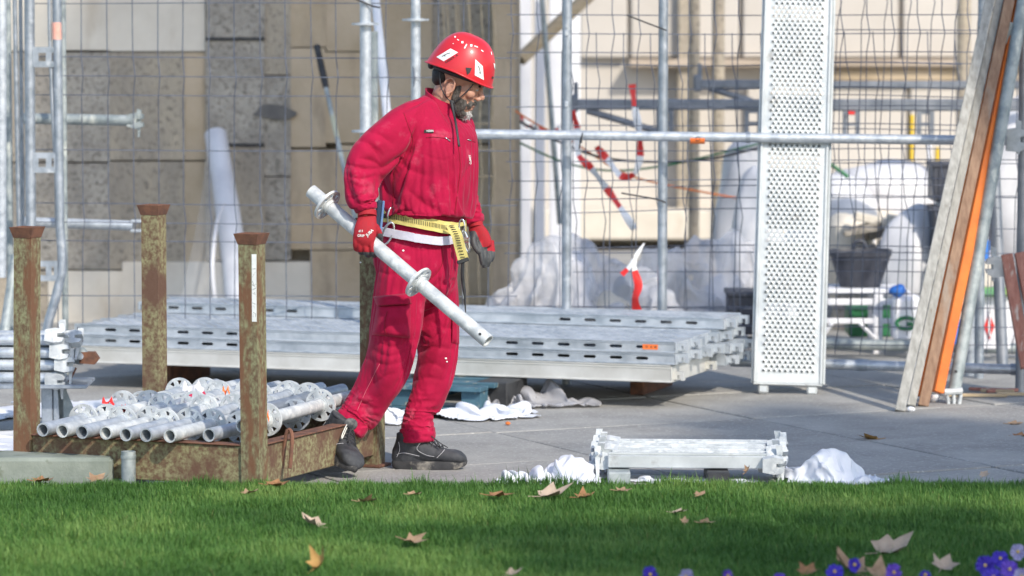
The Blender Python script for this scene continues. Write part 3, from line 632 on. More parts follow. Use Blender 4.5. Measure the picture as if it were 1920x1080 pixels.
band_strip('barrier tape tied to the far lattice beam and drooping in a loop', [(1185, 158), (1190, 200), (1198, 245), (1200, 290), (1190, 325), (1165, 330), (1140, 300), (1118, 275)], 15, 6.2, seg=7, n=63)
band_strip('barrier tape end knotted on the mesh and hanging low', [(1208, 456), (1200, 468), (1192, 484), (1190, 505), (1197, 535), (1191, 560), (1195, 586)], 22, 3.52, seg=2, start=1, taper=.2)
band_strip('short barrier tape tag tied on the mesh beside the low knot', [(1190, 488), (1178, 503), (1166, 515)], 12, 3.5, seg=2, n=10, start=1)
band_strip('barrier tape bunched by the stone pier', [(975, 215), (985, 235), (1010, 238), (1035, 250), (1050, 235)], 9, 8.5, seg=8, n=40)
def cable(lab, pts, m, Y, r, name='cable', cat='cable'):
    o = MB().tube(catmull([P(x, y, Y) for x, y in pts], 30), r, n=6).build(name, m); return tag(o, lab, cat)
cable('orange cable sagging across the sunlit background', [(962, 205), (1010, 235), (1080, 270), (1160, 320), (1240, 345), (1420, 378)], M['orange_paint'], 6.6, .006)
cable('green hose drooping behind the upper rail', [(975, 268), (1060, 305), (1150, 320), (1260, 308), (1400, 275), (1430, 268)], M['green_plastic'], 6.9, .007, 'hose', 'hose')
cable('black cable sagging below the upper rail', [(975, 228), (1040, 262), (1120, 293), (1210, 303), (1330, 298), (1440, 272)], M['black_rubber'], 6.4, .008)
cable('green hose end right of the deck', [(1545, 300), (1572, 318), (1590, 332)], M['green_plastic'], 6.9, .014, 'hose', 'hose')
# ------------------------------------------------------------------ steel scaffold decks
def hole_plate(x0, x1, y0, y1, z, px_, py_, r, mx, my, th=.003, n=8, emb=None):
    b = MB(); X0, X1, Y0, Y1 = x0+mx, x1-mx, y0+my, y1-my
    nx = int((X1-X0)/px_); ny = int((Y1-Y0)/py_); cx = (X1-X0)/nx; cy = (Y1-Y0)/ny
    b.add([(x0, y0, z), (x1, y0, z), (x1, Y0, z), (x0, Y0, z)], [(0, 1, 2, 3)]); b.add([(x0, Y1, z), (x1, Y1, z), (x1, y1, z), (x0, y1, z)], [(0, 1, 2, 3)])
    b.add([(x0, Y0, z), (X0, Y0, z), (X0, Y1, z), (x0, Y1, z)], [(0, 1, 2, 3)]); b.add([(X1, Y0, z), (x1, Y0, z), (x1, Y1, z), (X1, Y1, z)], [(0, 1, 2, 3)])
    sq = [(1, 0), (1, 1), (0, 1), (-1, 1), (-1, 0), (-1, -1), (0, -1), (1, -1)]
    for j in range(ny):
        of = .5*cx if j % 2 else 0
        ya, yb = Y0+j*cy, Y0+(j+1)*cy; yc = (ya+yb)/2
        m = nx-1 if j % 2 else nx
        if j % 2:
            b.add([(X0, ya, z), (X0+of, ya, z), (X0+of, yb, z), (X0, yb, z)], [(0, 1, 2, 3)]); b.add([(X1-of, ya, z), (X1, ya, z), (X1, yb, z), (X1-of, yb, z)], [(0, 1, 2, 3)])
        for i in range(m):
            xc = X0+of+(i+.5)*cx
            v = [(xc+s*cx/2, yc+t*cy/2, z) for s, t in sq]
            v += [(xc+r*math.cos(k*math.pi/4), yc+r*math.sin(k*math.pi/4), z+(emb if emb is not None else (.007 if th > .005 else 0))) for k in range(8)]
            v += [(xc+r*math.cos(k*math.pi/4), yc+r*math.sin(k*math.pi/4), z-th) for k in range(8)]
            b.add(v, [(k, (k+1) % 8, 8+(k+1) % 8, 8+k) for k in range(8)]+[(8+k, 8+(k+1) % 8, 16+(k+1) % 8, 16+k) for k in range(8)])
    return b
def slot_side(L, t, y, slots, sl=.062, sh=.0145, flip=False):
    b = MB(); xs = [0.]
    for s in sorted(slots): xs += [s-sl/2, s+sl/2]
    xs.append(L); za, zb = t*.55-sh/2, t*.55+sh/2
    for i in range(len(xs)-1):
        xa, xb = xs[i], xs[i+1]
        for (u, v, mid) in ((0, za, 0), (za, zb, 1), (zb, t, 0)):
            if mid and i % 2 == 1:
                c = sh*.45
                b.add([(xa, y, u), (xa+c, y, u), (xa, y, u+c)], [(0, 1, 2)]); b.add([(xb, y, u), (xb, y, u+c), (xb-c, y, u)], [(0, 1, 2)])
                b.add([(xa, y, v), (xa, y, v-c), (xa+c, y, v)], [(0, 1, 2)]); b.add([(xb, y, v), (xb-c, y, v), (xb, y, v-c)], [(0, 1, 2)])
            else: b.add([(xa, y, u), (xb, y, u), (xb, y, v), (xa, y, v)], [(0, 1, 2, 3)])
    return b
DL, DW, DT = 3.07, .315, .052
slots = [.16+.13*k for k in range(6)]+[DL-.16-.13*k for k in range(6)]
HOOK = [(0, .012), (0, .05), (.048, .05), (.048, .008), (.034, .008), (.034, .034), (.016, .034), (.016, .012)]
def deck_parts(L, W, T, slots, hp, plate=True):
    out = []
    if plate:
        pl = hole_plate(0, L, 0, W, T, *hp)
    else: pl = MB().box((L/2, W/2, T-.004), (L, W-.004, .005))
    out.append(('deck_plate', pl))
    sd = slot_side(L, T, 0, slots); sd.f = sd.f; out.append(('side_rail', sd))
    sb = slot_side(L, T, W, slots); sb.f = [q[::-1] for q in sb.f]; out.append(('side_rail', sb))
    for yy in (.0, W):
        out.append(('edge_bead', MB().box((L/2, yy, T+.0015), (L, .01, .007), bev=.002)))
        out.append(('edge_bead', MB().box((L/2, yy, .004), (L, .014, .008), bev=.002)))
        out.append(('edge_bead', MB().box((L/2, yy, T*.86), (L, .0065, .004), bev=.001)))
    for xx, s in ((0, -1), (L, 1)):
        out.append(('end_cap', MB().box((xx+s*.003, W/2, T/2), (.006, W, T), bev=.002)))
        for yy in (.05, W-.05):
            out.append(('hook', MB().prism([(p[0]*s, p[1]) for p in HOOK], (xx+s*.006, yy+.015*1, 0), (1, 0, 0), (0, 0, 1), .03)))
    return out
def make_deck(name, label, parts, m, M4, group):
    t = thing(name, label, 'scaffold deck', group=group, M=M4)
    for nm, b in parts:
        o = b.build(nm, m, t, local=True, smooth=30)
    return t
ps = R(19.0); ex = Vector((math.cos(ps), -math.sin(ps), 0)); ey = Vector((math.sin(ps), math.cos(ps), 0))
FR_ = P(1265, 690, 2.3); zb0 = P(1265, 718, 2.3).z; zt0 = P(1265, 643, 2.3).z
base = Vector((FR_.x, 2.3, 0))-ex*DL
plain = deck_parts(DL, DW*2+.01, .078, [], None, plate=False)
hp = (.055, .038, .0125, .05, .03, .008)
dparts = deck_parts(DL, DW, DT, slots, hp)
dk_group = 'steel decks stacked on the paving'
dz1 = zb0+.078+.006
def dm(off_x, off_y, z, roll=0): return frame(base+ex*off_x+ey*off_y+Vector((0, 0, z)), ex)
bt = make_deck('scaffold_deck', 'wide plain beige steel tray at the bottom front of the deck stack', plain, M['deck_plain'], dm(-.02, 0, zb0), dk_group)
first = make_deck('scaffold_deck', 'slotted deck on the front of the stack, lower of two, nearest the worker', dparts, M['deck_metal'], dm(0, 0, dz1), dk_group)
def dcopy(lab, m4):
    c = copy_tree(first, None, m4); c['label'] = lab; return c
top1 = dcopy('slotted deck on top of the front row with an orange sticker', dm(.0, .0, dz1+.054))
dcopy('deck second from the front, lower layer, behind the slotted front one', dm(.02, .325, dz1))
dcopy('deck second from the front, upper layer, next to the stickered one', dm(-.01, .325, dz1+.054))
for k in range(4):
    z = zb0+.006+k*(.059)
    dcopy(['lowest', 'second lowest', 'second highest', 'topmost'][k]+' deck of the rear row of the stack', dm(.03+(.03, .05, .0, .02)[k], .655, z+.015))
# sticker on the top front deck
mt = dm(0, 0, dz1+.054); c = MB().box((DL-.12, -.0015, DT*.55), (.075, .001, .024))
o = c.build('orange_sticker', M['orange_tape'], top1, local=True, smooth=0)
for xx, tx in ((DL-.137, 'O'), (DL-.115, 'A'), (DL-.095, 'IIII')):
    me = text_mesh(tx, .016 if tx != 'IIII' else .012, .0003, True); me.transform(Matrix.Translation((xx, -.0024, DT*.55)) @ Matrix.Rotation(R(90), 4, 'X')); me.materials.append(M['black_ink'])
    meshobj('sticker_mark', me, M['black_ink'], top1)
# supports under the stack
def support(lab, px, py, m, sx_, sy_, Y0, nm='pallet_block', cat='wood block'):
    c = G(px, py); z = zb0-.004
    o = MB().box((c.x, c.y+sy_/2, z/2), (sx_, sy_, z), Matrix.Rotation(-ps, 3, 'Z'), bev=.006).build(nm, m, smooth=0); return tag(o, lab, cat, 'supports of the deck stack')
pt = thing('blue_pallet', 'chipped blue painted pallet under the deck stack behind the legs', 'pallet', G(810, 775), 'supports of the deck stack')
pc = G(815, 772)+ey*.25
for k, yy in enumerate((-.2, 0., .2, .42)):
    MB().box(pc+ey*yy+Vector((0, 0, zb0-.016)), (.46, .11, .022), Matrix.Rotation(-ps, 3, 'Z'), bev=.003).build('deck_board', M['blue_paint'], pt, smooth=0)
for xx in (-.18, .17):
    for yy in (-.17, .15, .4):
        MB().box(pc+ex*xx+ey*yy+Vector((0, 0, (zb0-.028)/2+.008)), (.1, .1, zb0-.044), Matrix.Rotation(-ps, 3, 'Z'), bev=.004).build('block', M['blue_paint'], pt, smooth=0)
MB().box(pc+ex*0+ey*-.17+Vector((0, 0, .009)), (.46, .1, .016), Matrix.Rotation(-ps, 3, 'Z'), bev=.003).build('bottom_board', M['blue_paint'], pt, smooth=0)
support('black rubber block under the middle of the deck stack', 940, 765, M['black_rubber'], .16, .3, 0, 'support_block', 'block')
support('dark wood block under the right part of the deck stack', 1225, 742, M['rust_dark'], .07, .5, 0, 'support_block', 'block')
support('dark wood block under the left end of the deck stack', 330, 722, M['rust_dark'], .12, .5, 0, 'support_block', 'block')

# upright perforated deck leaning on the rail
ub = G(1412, 738); ub2 = G(1540, 741)
ulean = (P(1440, 262, 3.215)-Vector((ub.x, ub.y, .03))); ulean.normalize()
uW = .338; ux = Vector((1, -.03, 0)).normalized(); un = ux.cross(ulean).normalized(); uy = ulean
UL = 2.57
m4 = Matrix.Identity(4)
for i in range(3):      # local x = up the deck, local y = to the right, local z = towards the camera
    m4[i][0] = uy[i]; m4[i][1] = ux[i]; m4[i][2] = -(uy.cross(ux))[i]*-1; m4[i][3] = (ub.x, ub.y, .055)[i]
zl = Vector((m4[0][2], m4[1][2], m4[2][2]))
if zl.y > 0:
    for i in range(3): m4[i][2] = -m4[i][2]
t = thing('perforated_deck', 'tall pale perforated steel deck standing upright against the rail', 'scaffold deck', M=m4)
def ub_(b, nm, m=None):
    # local handedness may be mirrored: flip faces to keep normals outward
    b.build(nm, m or M['deck_old'], t, local=True, smooth=30)
pl = hole_plate(.014, uW-.014, 0, UL, -.001, .0267, .0213, .0068, .021, .05, .006, emb=.0018); pl.v = [Vector((p.y, p.x, p.z+.0022*noise.noise((p.x*9, p.y*5, 3)))) for p in pl.v]; pl.f = [q[::-1] for q in pl.f]; ub_(pl, 'deck_plate')
for yy in (.008, uW-.008):
    ub_(MB().box((UL/2, yy, -.022), (UL, .016, .062), bev=.004), 'side_rail')
ub_(MB().box((UL/2, uW+.007, -.035), (UL, .012, .05), bev=.003), 'outer_flange')
ub_(MB().box((UL/2, -.006, -.035), (UL, .010, .05), bev=.003), 'outer_flange')
ub_(MB().box((-.004, uW/2, -.022), (.010, uW, .056), bev=.003), 'end_cap'); ub_(MB().box((.026, uW/2, .0006), (.045, uW-.034, .002)), 'end_strip')
for k in range(7): ub_(MB().box((.18+k*.37, uW/2, -.047), (.30, uW-.04, .003)), 'hole_backing', M['galv_old'])  # plates added behind the perforations to darken the holes
for yy in (.05, uW-.05): ub_(MB().box((-.03, yy, -.02), (.045, .052, .04), bev=.009), 'hook')

# ------------------------------------------------------------------ rusty stillage rack
psr = R(22.7); ra = Vector((math.cos(psr), -math.sin(psr), 0)); rb = Vector((math.sin(psr), math.cos(psr), 0))
RW, RD = 1.02, 1.1
RFR = G(478, 934); RO = Vector((RFR.x, RFR.y, 0))-ra*RW
rk = thing('stillage_rack', 'rusty green steel stillage rack with four corner posts, loaded with tubes', 'rack', RO)
rrot = Matrix.Rotation(-psr, 3, 'Z')
def rp(a_, b_, z): return RO+ra*a_+rb*b_+Vector((0, 0, z))
PW = .078; ZB, ZT = .05, .205
for k, (a_, b_) in enumerate(((0, 0), (RW, 0), (0, RD), (RW, RD))):
    h = 1.0 if k != 2 else 1.03
    tilt = Vector(((.012, -.008, 0, 0)[k], 0, 0))
    bp = MB()
    r0 = [rp(a_, b_, 0)+rrot @ Vector((sx_*PW/2, sy_*PW/2, 0)) for sx_, sy_ in ((-1, -1), (1, -1), (1, 1), (-1, 1))]
    rings = []
    for q_ in (0, .25, .5, .75, 1.): rings.append([p+Vector((0, 0, h*q_))+tilt*q_ for p in r0])
    p_ = bp.loft(rings).build('post', M['rust_green' if k != 2 else 'rust_yellow'], rk, smooth=20)
    cu_ = MB(); c0 = rp(a_, b_, h)+tilt
    def sq_(w_, z): return [c0+Vector((0, 0, z))+rrot @ Vector((sx_*w_/2, sy_*w_/2, 0)) for sx_, sy_ in ((-1, -1), (1, -1), (1, 1), (-1, 1))]
    cu_.loft([sq_(PW+.004, -.004), sq_(PW+.008, .004), sq_(PW+.028, .038), sq_(PW+.020, .038), sq_(PW-.004, .008)], cap=False)
    cu_.add(sq_(PW-.004, .008), [(0, 1, 2, 3)])
    cu_.build('post_cup', M['rust_dark'], p_, smooth=20)
    MB().box(rp(a_, b_, .006)+tilt*0, (.12, .12, .012), rrot, bev=.003).build('foot_plate', M['rust_dark'], rk, smooth=0)
def rbeam(a0, b0, a1, b1, m, zlo=ZB, zhi=ZT, th=.05):
    A, B = rp(a0, b0, 0), rp(a1, b1, 0); L = (B-A).length; dr = (B-A)/L
    rot = rrot if abs(dr.dot(ra)) > .7 else rrot @ Matrix.Rotation(R(90), 3, 'Z')
    MB().box((A+B)/2+Vector((0, 0, (zlo+zhi)/2)), (L-PW-.002, th, zhi-zlo), rot, bev=.004).build('beam', M[m], rk, smooth=0)
    MB().box((A+B)/2+Vector((0, 0, zhi+.0035)), (L-PW-.002, th+.02, .006), rot, bev=.002).build('beam_flange', M['rust_dark'], rk, smooth=0)
rbeam(0, 0, RW, 0, 'rust_yellow'); rbeam(0, RD, RW, RD, 'rust_yellow'); rbeam(0, 0, 0, RD, 'rust_yellow'); rbeam(RW, 0, RW, RD, 'rust_yellow')
for (a_, b_, da) in ((.1, .62, .02), (RW+.03, .2, .0), (.04, .9, .02)):   # rusty hooks of bent bar
    c = rp(a_, b_, ZT+.02)
    MB().tube(catmull([c+ra*-.01+Vector((0, 0, -.13)), c+ra*.01+Vector((0, 0, .01)), c+ra*.03+Vector((0, 0, .02)), c+ra*.05+rb*-.03+Vector((0, 0, -.02)), c+ra*.055+rb*-.06+Vector((0, 0, -.12))], 14), .008, n=7).build('bar_hook', M['rust_dark'], rk)
# white sticker with dark marks on the front right post (right half of its front face)
fx = rp(RW, 0, 0)+rrot @ Vector((.026, -PW/2-.0012, 0))
zt_, zb_ = P(490, 474, -.85).z, P(490, 600, -.85).z
sk = MB().box(fx+Vector((-.004, 0, (zt_+zb_)/2)), (.020, .0014, zt_-zb_), rrot).build('sticker', M['sticker'], rk, smooth=0)
def mark(pts, r=.0013):
    MB().tube([fx+rrot @ Vector((u-.004, -.0012, 0))+Vector((0, 0, zb_+v*(zt_-zb_))) for u, v in pts], r, n=5).build('sticker_mark', M['black_ink'], sk)
for v in (.03, .97): MB().box(fx+rrot @ Vector((-.004, -.0012, 0))+Vector((0, 0, zb_+v*(zt_-zb_))), (.015, .001, .006), rrot).build('sticker_mark', M['black_ink'], sk, smooth=0)
for pts in ([(-.009, .78), (.008, .785)], [(.007, .74), (-.008, .66), (.006, .68)], [(-.008, .60), (.0, .54), (.009, .56)], [(-.009, .55), (.004, .52)], [(-.007, .47), (.008, .50)], [(-.006, .42), (.006, .40), (.0, .44)], [(-.008, .28), (.007, .26), (.004, .20), (-.004, .24)], [(-.004, .14), (.006, .12), (.006, .07), (-.005, .06), (-.004, .12)]): mark(pts)

# ------------------------------------------------------------------ tubes with rosettes in the rack
def standard(lab, a_, b0, L, z, group='scaffold tubes with rosettes in the rack', r=.0272, m='galv_white', offs=.34, tilt=0., me=None, dots=True, skew=0.):
    A = rp(a_, b0, z); B = rp(a_+skew, b0+L, z+tilt); t = thing('rosette_tube', lab, 'scaffold tube', A, group)
    MB().pipe(A, B, r, r*.8).build('tube', M[m], t); d = (B-A).normalized()
    s = offs
    while s < L-.04:
        add_rosette(t, A+d*s, d, me); MB().pipe(A+d*(s-.016), A+d*(s+.016), r+.0045, r-.001).build('weld_collar', M[m], t); s += .5
    return t
zt0_ = ZT+.0075+.0275
ordn = ['leftmost', 'second', 'third', 'fourth', 'fifth', 'sixth', 'seventh']
for k in range(7):
    standard(ordn[k]+' open tube end from the left post in the front row of the rack', .135+.0945*k, -.105-(.01*(k % 3)), 1.30, zt0_+random.uniform(0, .004), m=['galv', 'galv_white', 'galv', 'galv_white', 'galv', 'galv', 'galv_white'][k],
             offs=.335+(.035 if k % 2 else 0)+(.03 if k == 6 else 0), tilt=.012, skew=random.uniform(-.006, .006))
standard('rack tube whose front end hides behind the stickered post', .83, -.02, 1.2, zt0_+.002, offs=.28, m='galv', me=ROS_D)
standard('outermost right rack tube, speckled, with a rosette over the side beam', .915, .1, 1.2, zt0_+.028, offs=.22, m='galv_white', tilt=.02)
upper = [('inner rack tube lying nearest the left rear post', .182, .32, 1.0, 'galv', .16), ('inner rack tube with pink tape wound on it', .277, .30, 1.05, 'galv_white', .23), ('inner rack tube under the crumpled plastic scrap', .371, .33, 1.0, 'galv', .13),
         ('middle inner rack tube left of the stickered post', .466, .30, 1.05, 'galv_white', .27), ('inner rack tube directly behind the stickered post', .560, .32, 1.0, 'galv_white', .15), ('inner rack tube with orange mark right of the stickered post', .655, .31, 1.05, 'galv', .24), ('rearmost inner rack tube beside the trouser leg', .765, .34, 1.0, 'galv_dull', .17)]
for k, (lab, a_, b0, L, mk, of) in enumerate(upper):
    standard(lab, a_, b0, L, zt0_+.034, offs=of, m=mk, tilt=.012, skew=random.uniform(-.006, .006))
# tape scraps on the tubes
def scrap(lab, px, py, Y, m, w_=.05, h_=.03, cat='tape scrap'):
    c = P(px, py, Y); b = MB(); v = []; n_ = 9
    for i in range(n_):
        u = i/(n_-1)-.5
        for j in range(3):
            v.append(c+Vector((u*w_, -.01*math.sin(i*1.9)+.012*(j-1), .012*math.sin(i*1.3+.6)+h_*(j-1)*.5*(.6+.4*math.sin(i*2.3)))))
    b.add(v, [(i*3+j, i*3+j+1, (i+1)*3+j+1, (i+1)*3+j) for i in range(n_-1) for j in range(2)])
    return tag(b.build('tape_scrap', m, smooth=180), lab, cat, 'tape scraps on the rack tubes')
scrap('red tape scrap stuck on the leftmost rosettes of the rack', 203, 755, -.22, M['red_tape'], .05, .03)
scrap('twisted dark red tape lying across the middle rack tubes', 372, 743, -.05, mat('crimson_tape', (.45, .02, .06), (.6, .04, .1), rough=.4), .09, .02)
scrap('small coral tape scrap on the tubes beside the stickered post', 424, 733, .0, M['orange_tape'], .03, .025)
scrap('crumpled clear plastic scrap among the rack rosettes', 362, 728, .1, M['film_white'], .09, .05)
scrap('orange tape piece on a tube end right of the stickered post', 500, 782, -.68, M['orange_tape'], .02, .04)
scrap('red tape end tucked among the front rosettes', 232, 768, -.3, M['red_tape'], .02, .025)
# pole standing behind the worker
t = thing('two_colour_pole', 'slim red and grey pole standing upright behind the worker', 'pole', P(682, 690, .55))
x_ = P(683, 600, .55)
zz = lambda py: P(685, py, .55).z
MB().tube([(x_.x+.006, .55, zz(455)), (x_.x, .55, zz(572))], .0135, n=12).build('upper_pole', M['red_paint'], t)
MB().tube([(x_.x, .55, zz(572)), (x_.x-.004, .55, zt0_+.02)], .013, n=12).build('lower_pole', M['galv_old'], t)
MB().tube([(x_.x-.014, .56, zz(460)), (x_.x-.016, .56, zz(650))], .004, n=6).build('white_edge', M['white_board'], t)

# ------------------------------------------------------------------ ledger bundle at the left border
def ring_ledger(name, lab, a, b, m='galv', group=None, both=False, mh='galv_white', spin=0., prof_box=False):
    a, b = Vector(a), Vector(b); d = (b-a).normalized(); t = thing(name, lab, 'ledger', a if a.z < b.z else b, group)
    if prof_box:
        L = (b-a).length; x = d; y = Vector((0, 0, 1)).cross(x).normalized(); z = x.cross(y)
        rot = Matrix((x, y, z)).transposed(); MB().box((a+b)/2, (L, .034, .052), rot, bev=.004).build('channel', M[m], t, smooth=0)
        MB().box((a+b)/2+z*.031, (L, .010, .010), rot, bev=.002).build('rib', M[m], t, smooth=0)
    else: MB().pipe(a, b, .0242).build('tube', M[m], t)
    for e, dd in (((b, d), (a, -d)) if both else ((b, d),)):
        up = (Vector((0, 0, 1))-dd*dd.z).normalized(); sd = dd.cross(up)
        up2 = up*math.cos(spin)+sd*math.sin(spin); sd2 = dd.cross(up2)
        prof = [(-.025, -.027), (.02, -.036), (.055, -.03), (.062, -.012), (.03, -.009), (.03, .009), (.062, .012), (.055, .03), (.02, .036), (-.025, .027)]
        MB().prism(prof, e-sd2*-.019, dd, up2, .038).build('ledger_head', M[mh], t, smooth=20)
        MB().prism([(.036, -.095), (.044, -.095), (.055, .05), (.052, .075), (.026, .075), (.03, .05)], e-sd2*-.005, dd, up2, .01).build('wedge', M[mh], t, smooth=20)
        c = e+dd*.045+up2*.03; MB().tube([c-sd2*.024, c+sd2*.024], .007, n=8).build('rivet', M['galv_dull'], t)
    return t
k = 0
rows = ['top', 'upper middle', 'lower middle', 'bottom']
for i in range(4):
    for j in range(3):
        Y = 1.25+.10*j; z = P(60, 700, 1.25).z-.02+(3-i)*.056+.0*j
        xe = P(98+9*((i+j) % 3)-7*j, 650, Y).x
        ring_ledger('ledger', rows[i]+' ledger in the '+['near', 'centre', 'far'][j]+' row of the bundle at the left border', (xe-1.4, Y+.1, z), (xe, Y, z), m=['galv', 'galv_white', 'galv'][j], group='bundle of ledgers at the left border', spin=random.uniform(-.5, .5))
for k, (x0, y0, x1, y1, sp) in enumerate(((40, 632, 112, 618, .9), (60, 640, 132, 622, -.7))):
    ring_ledger('ledger', ['ledger lying askew on top of the left bundle, its wedge tilting left', 'ledger lying askew on top of the left bundle, its wedge raised to the right'][k], P(x0, y0, 1.35)-Vector((1.0, -.1, 0)), P(x1, y1+22, 1.3), group='bundle of ledgers at the left border', spin=sp)
t = thing('swivel_coupler', 'dark brown grey swivel coupler on a stub beside the left bundle', 'coupler', P(150, 680, 1.2))
MB().tube([P(95, 672, 1.45), P(150, 672, 1.4)], .024, n=12).build('stub', M['galv_old'], t)
MB().ell(P(150, 667, 1.38), (.04, .03, .04)).build('coupler_body', M['galv_old'], t); MB().prism([(-.03, -.02), (.04, -.025), (.06, .0), (.04, .03), (-.02, .03)], P(163, 671, 1.4), (1, 0, 0), (0, 0, 1), .05).build('jaw', M['rust_dark'], t)
MB().tube([P(150, 668, 1.345), P(150, 668, 1.33)], .016, n=10).build('bolt', M['galv_dull'], t); MB().tube([P(142, 690, 1.36), P(120, 735, 1.3)], .006, n=6).build('bolt_rod', M['rust_dark'], t)
t = thing('trestle_stand', 'grey steel stand carrying the ledger bundle at the left border', 'stand', G(60, 770))
zs = P(60, 700, 1.25).z-.045
for px in (-60, 88, 110): MB().box((P(px, 700, 1.3).x, 1.32, zs/2-.006), (.05, .06, zs-.012), bev=.004).build('leg', M['galv_dull'], t, smooth=0)
MB().box((P(10, 700, 1.3).x, 1.35, zs-.008), (.75, .36, .016), bev=.003).build('bearer', M['galv_dull'], t, smooth=0)
MB().prism([(0, 0), (.1, 0), (.02, .2), (-.01, .2)], (P(112, 700, 1.3).x, 1.30, .02), (1, 0, 0), (0, 0, 1), .01).build('brace', M['galv_old'], t, smooth=0)

# ------------------------------------------------------------------ bundle of short transoms on the paving
YB = -.40
bx0, bx1 = P(1140, 850, YB).x, P(1432, 850, YB).x
zb1 = P(1280, 880, YB).z
names = ['front transom of the short bundle lying by the lawn', 'second transom from the front of the short bundle', 'third transom from the front of the short bundle', 'fourth transom from the front of the short bundle', 'fifth transom from the front of the short bundle', 'sixth transom from the front of the short bundle', 'rearmost transom of the short bundle, head raised highest']
for k in range(7):
    Y = YB+.04*k; sh = (.0, .018, -.014, .022, -.004, .03, .01)[k]; z = zb1+.031+.0045*k
    ring_ledger('transom', names[k], (bx0+sh, Y+.025, z), (bx1+sh+.02, Y-.02, z), m='deck_old' if k == 0 else 'galv_white', group='short transoms lying by the lawn', both=True, spin=(.15, -.55, .65, -.3, .5, -.4, .05)[k], prof_box=True)
for k, px in enumerate((1160, 1345)):
    o = MB().box((P(px, 880, YB).x, YB+.06, (zb1-.0)/2), (.09, .3, zb1-.002), bev=.005).build('support_block', M['galv_old' if k == 0 else 'black_rubber'], smooth=0)
    tag(o, ['greenish block under the left end of the short transoms', 'black block under the right end of the short transoms'][k], 'block', 'blocks under the short transoms')

# ------------------------------------------------------------------ kerb block, stub pipe
kb0, kb1 = G(-130, 905), G(226, 905)
o = MB().box(((kb0.x+kb1.x)/2, -.60, .07), (kb1.x-kb0.x, .26, .14), bev=.014).build('kerb_block', M['kerb'], smooth=0); tag(o, 'mossy grey concrete block lying along the lawn at the left', 'concrete block')
t = thing('stub_pipe', 'short upright green grey steel pipe beside the concrete block', 'pipe', G(241, 925))
x_ = P(241, 870, -.78).x; zt_ = P(241, 846, -.78).z
MB().pipe((x_, -.78, .0), (x_, -.78, zt_), .0285, .023).build('tube', M['galv_old'], t); MB().pipe((x_, -.78, zt_-.028), (x_, -.78, zt_-.016), .0305, .028).build('rim', M['galv_old'], t)

# ------------------------------------------------------------------ crumpled sheets
def facet(x, y, s):
    q = Vector((x, y, s)); q += .35*noise.noise_vector(q*.8)
    d = noise.voronoi(q)[0]; return (d[1]-d[0])
def ridge(x, y, s):
    q = Vector((x, y, s)); q += .6*noise.noise_vector(q*.6+Vector((s, 2, 5)))
    return 1-min(1, abs(noise.noise(q))*2.6)
def sheet_pile(name, lab, cat, cx, cy, rx, ry, h, m, seed, rot=0., peaks=((0, 0, 1., .8),), rough=1., nR=34, nA=130, group=None, z0=.004, ruff=.02, fr=1.8, cr_=.42, pw=1.0):
    b = MB(); v = []; cr, sr = math.cos(rot), math.sin(rot)
    for i in range(nR+1):
        u = i/nR
        for j in range(nA):
            t = 2*math.pi*j/nA
            e = 1+.22*noise.noise((2.2*math.cos(t), 2.2*math.sin(t), seed))+.10*noise.noise((6*math.cos(t), 6*math.sin(t), seed+3))
            lx, ly = u*e*rx*math.cos(t), u*e*ry*math.sin(t)
            x, y = cx+cr*lx-sr*ly, cy+sr*lx+cr*ly
            f = 0.
            for (ax, ay, ah, aw) in peaks:
                dd = ((lx/rx-ax)**2+(ly/ry-ay)**2)/(aw*aw); f = max(f, ah*(max(0, 1-dd*.5)**pw))
            edge = min(1., (1-u)*4)**.6
            k_ = fr
            cx_ = .50*ridge(x*4*k_, y*4*k_, seed)+.35*facet(x*7*k_, y*7*k_, seed+7)+.22*ridge(x*10*k_, y*10*k_, seed+4)
            zz = h*f*(1-cr_*.9+cr_*rough*cx_)*edge+ruff*edge*cx_*rough+ruff*.7*(u**3)*max(0, math.sin(t*9+seed*3+2*math.sin(t*4)))
            w1 = noise.noise_vector((x*6*k_, y*6*k_, seed+11))*.03*rough*edge*min(1, zz/.06)
            v.append((x+w1.x, y+w1.y, z0+max(0, zz)))
    f = [(i*nA+j, i*nA+(j+1) % nA, (i+1)*nA+(j+1) % nA, (i+1)*nA+j) for i in range(nR) for j in range(nA)]
    f = [q[::-1] for q in f]
    o = b.add(v, f).build(name, m, smooth=180 if rough < 1.2 else 50); return tag(o, lab, cat, group)
wg = 'white sheets on the paving'
X_ = lambda px, Y: P(px, 800, Y).x
place_cloth(CLB, 'white_sheet', 'crumpled white sheet trailing off left of the short transoms', 'sheet', X_(1005, -.42), -.44, .15, (.55, .8, .9), M['white_cloth'], wg)
place_cloth(CLE, 'white_sheet', 'crumpled white sheet heap at the right end of the short transoms', 'sheet', X_(1560, -.42), -.38, .5, (.86, .9, 1.22), M['white_cloth'], wg, crump=.02, seed=4, cf=2.6)
place_cloth(CLE, 'white_sheet', 'bunched white sheet tucked against the left end of the short transoms', 'sheet', X_(1066, -.42), -.36, 2.4, (.7, .8, .95), M['white_cloth'], wg, crump=.018, seed=9, cf=2.6)
place_cloth(CLB, 'white_sheet', 'flat white sheet spread beneath the short transoms', 'sheet', X_(1285, -.42), -.40, 3.0, (1.0, .8, .22), M['white_cloth'], wg)
place_cloth(CLB, 'white_sheet', 'white sheet bunched under the deck stack beside the dark trouser hem', 'sheet', X_(880, 1.95), 2.0, 3.4, (1.15, 1.0, 1.0), M['white_cloth'], wg)
place_cloth(CLB, 'grey_film', 'grey translucent film bunched under the right of the deck stack', 'film', X_(985, 2.3), 2.5, .5, (.95, 1.1, 1.1), mat('grey_film', (.36, .36, .38), (.5, .5, .52), rough=.4, alpha=.85, bump=.3))
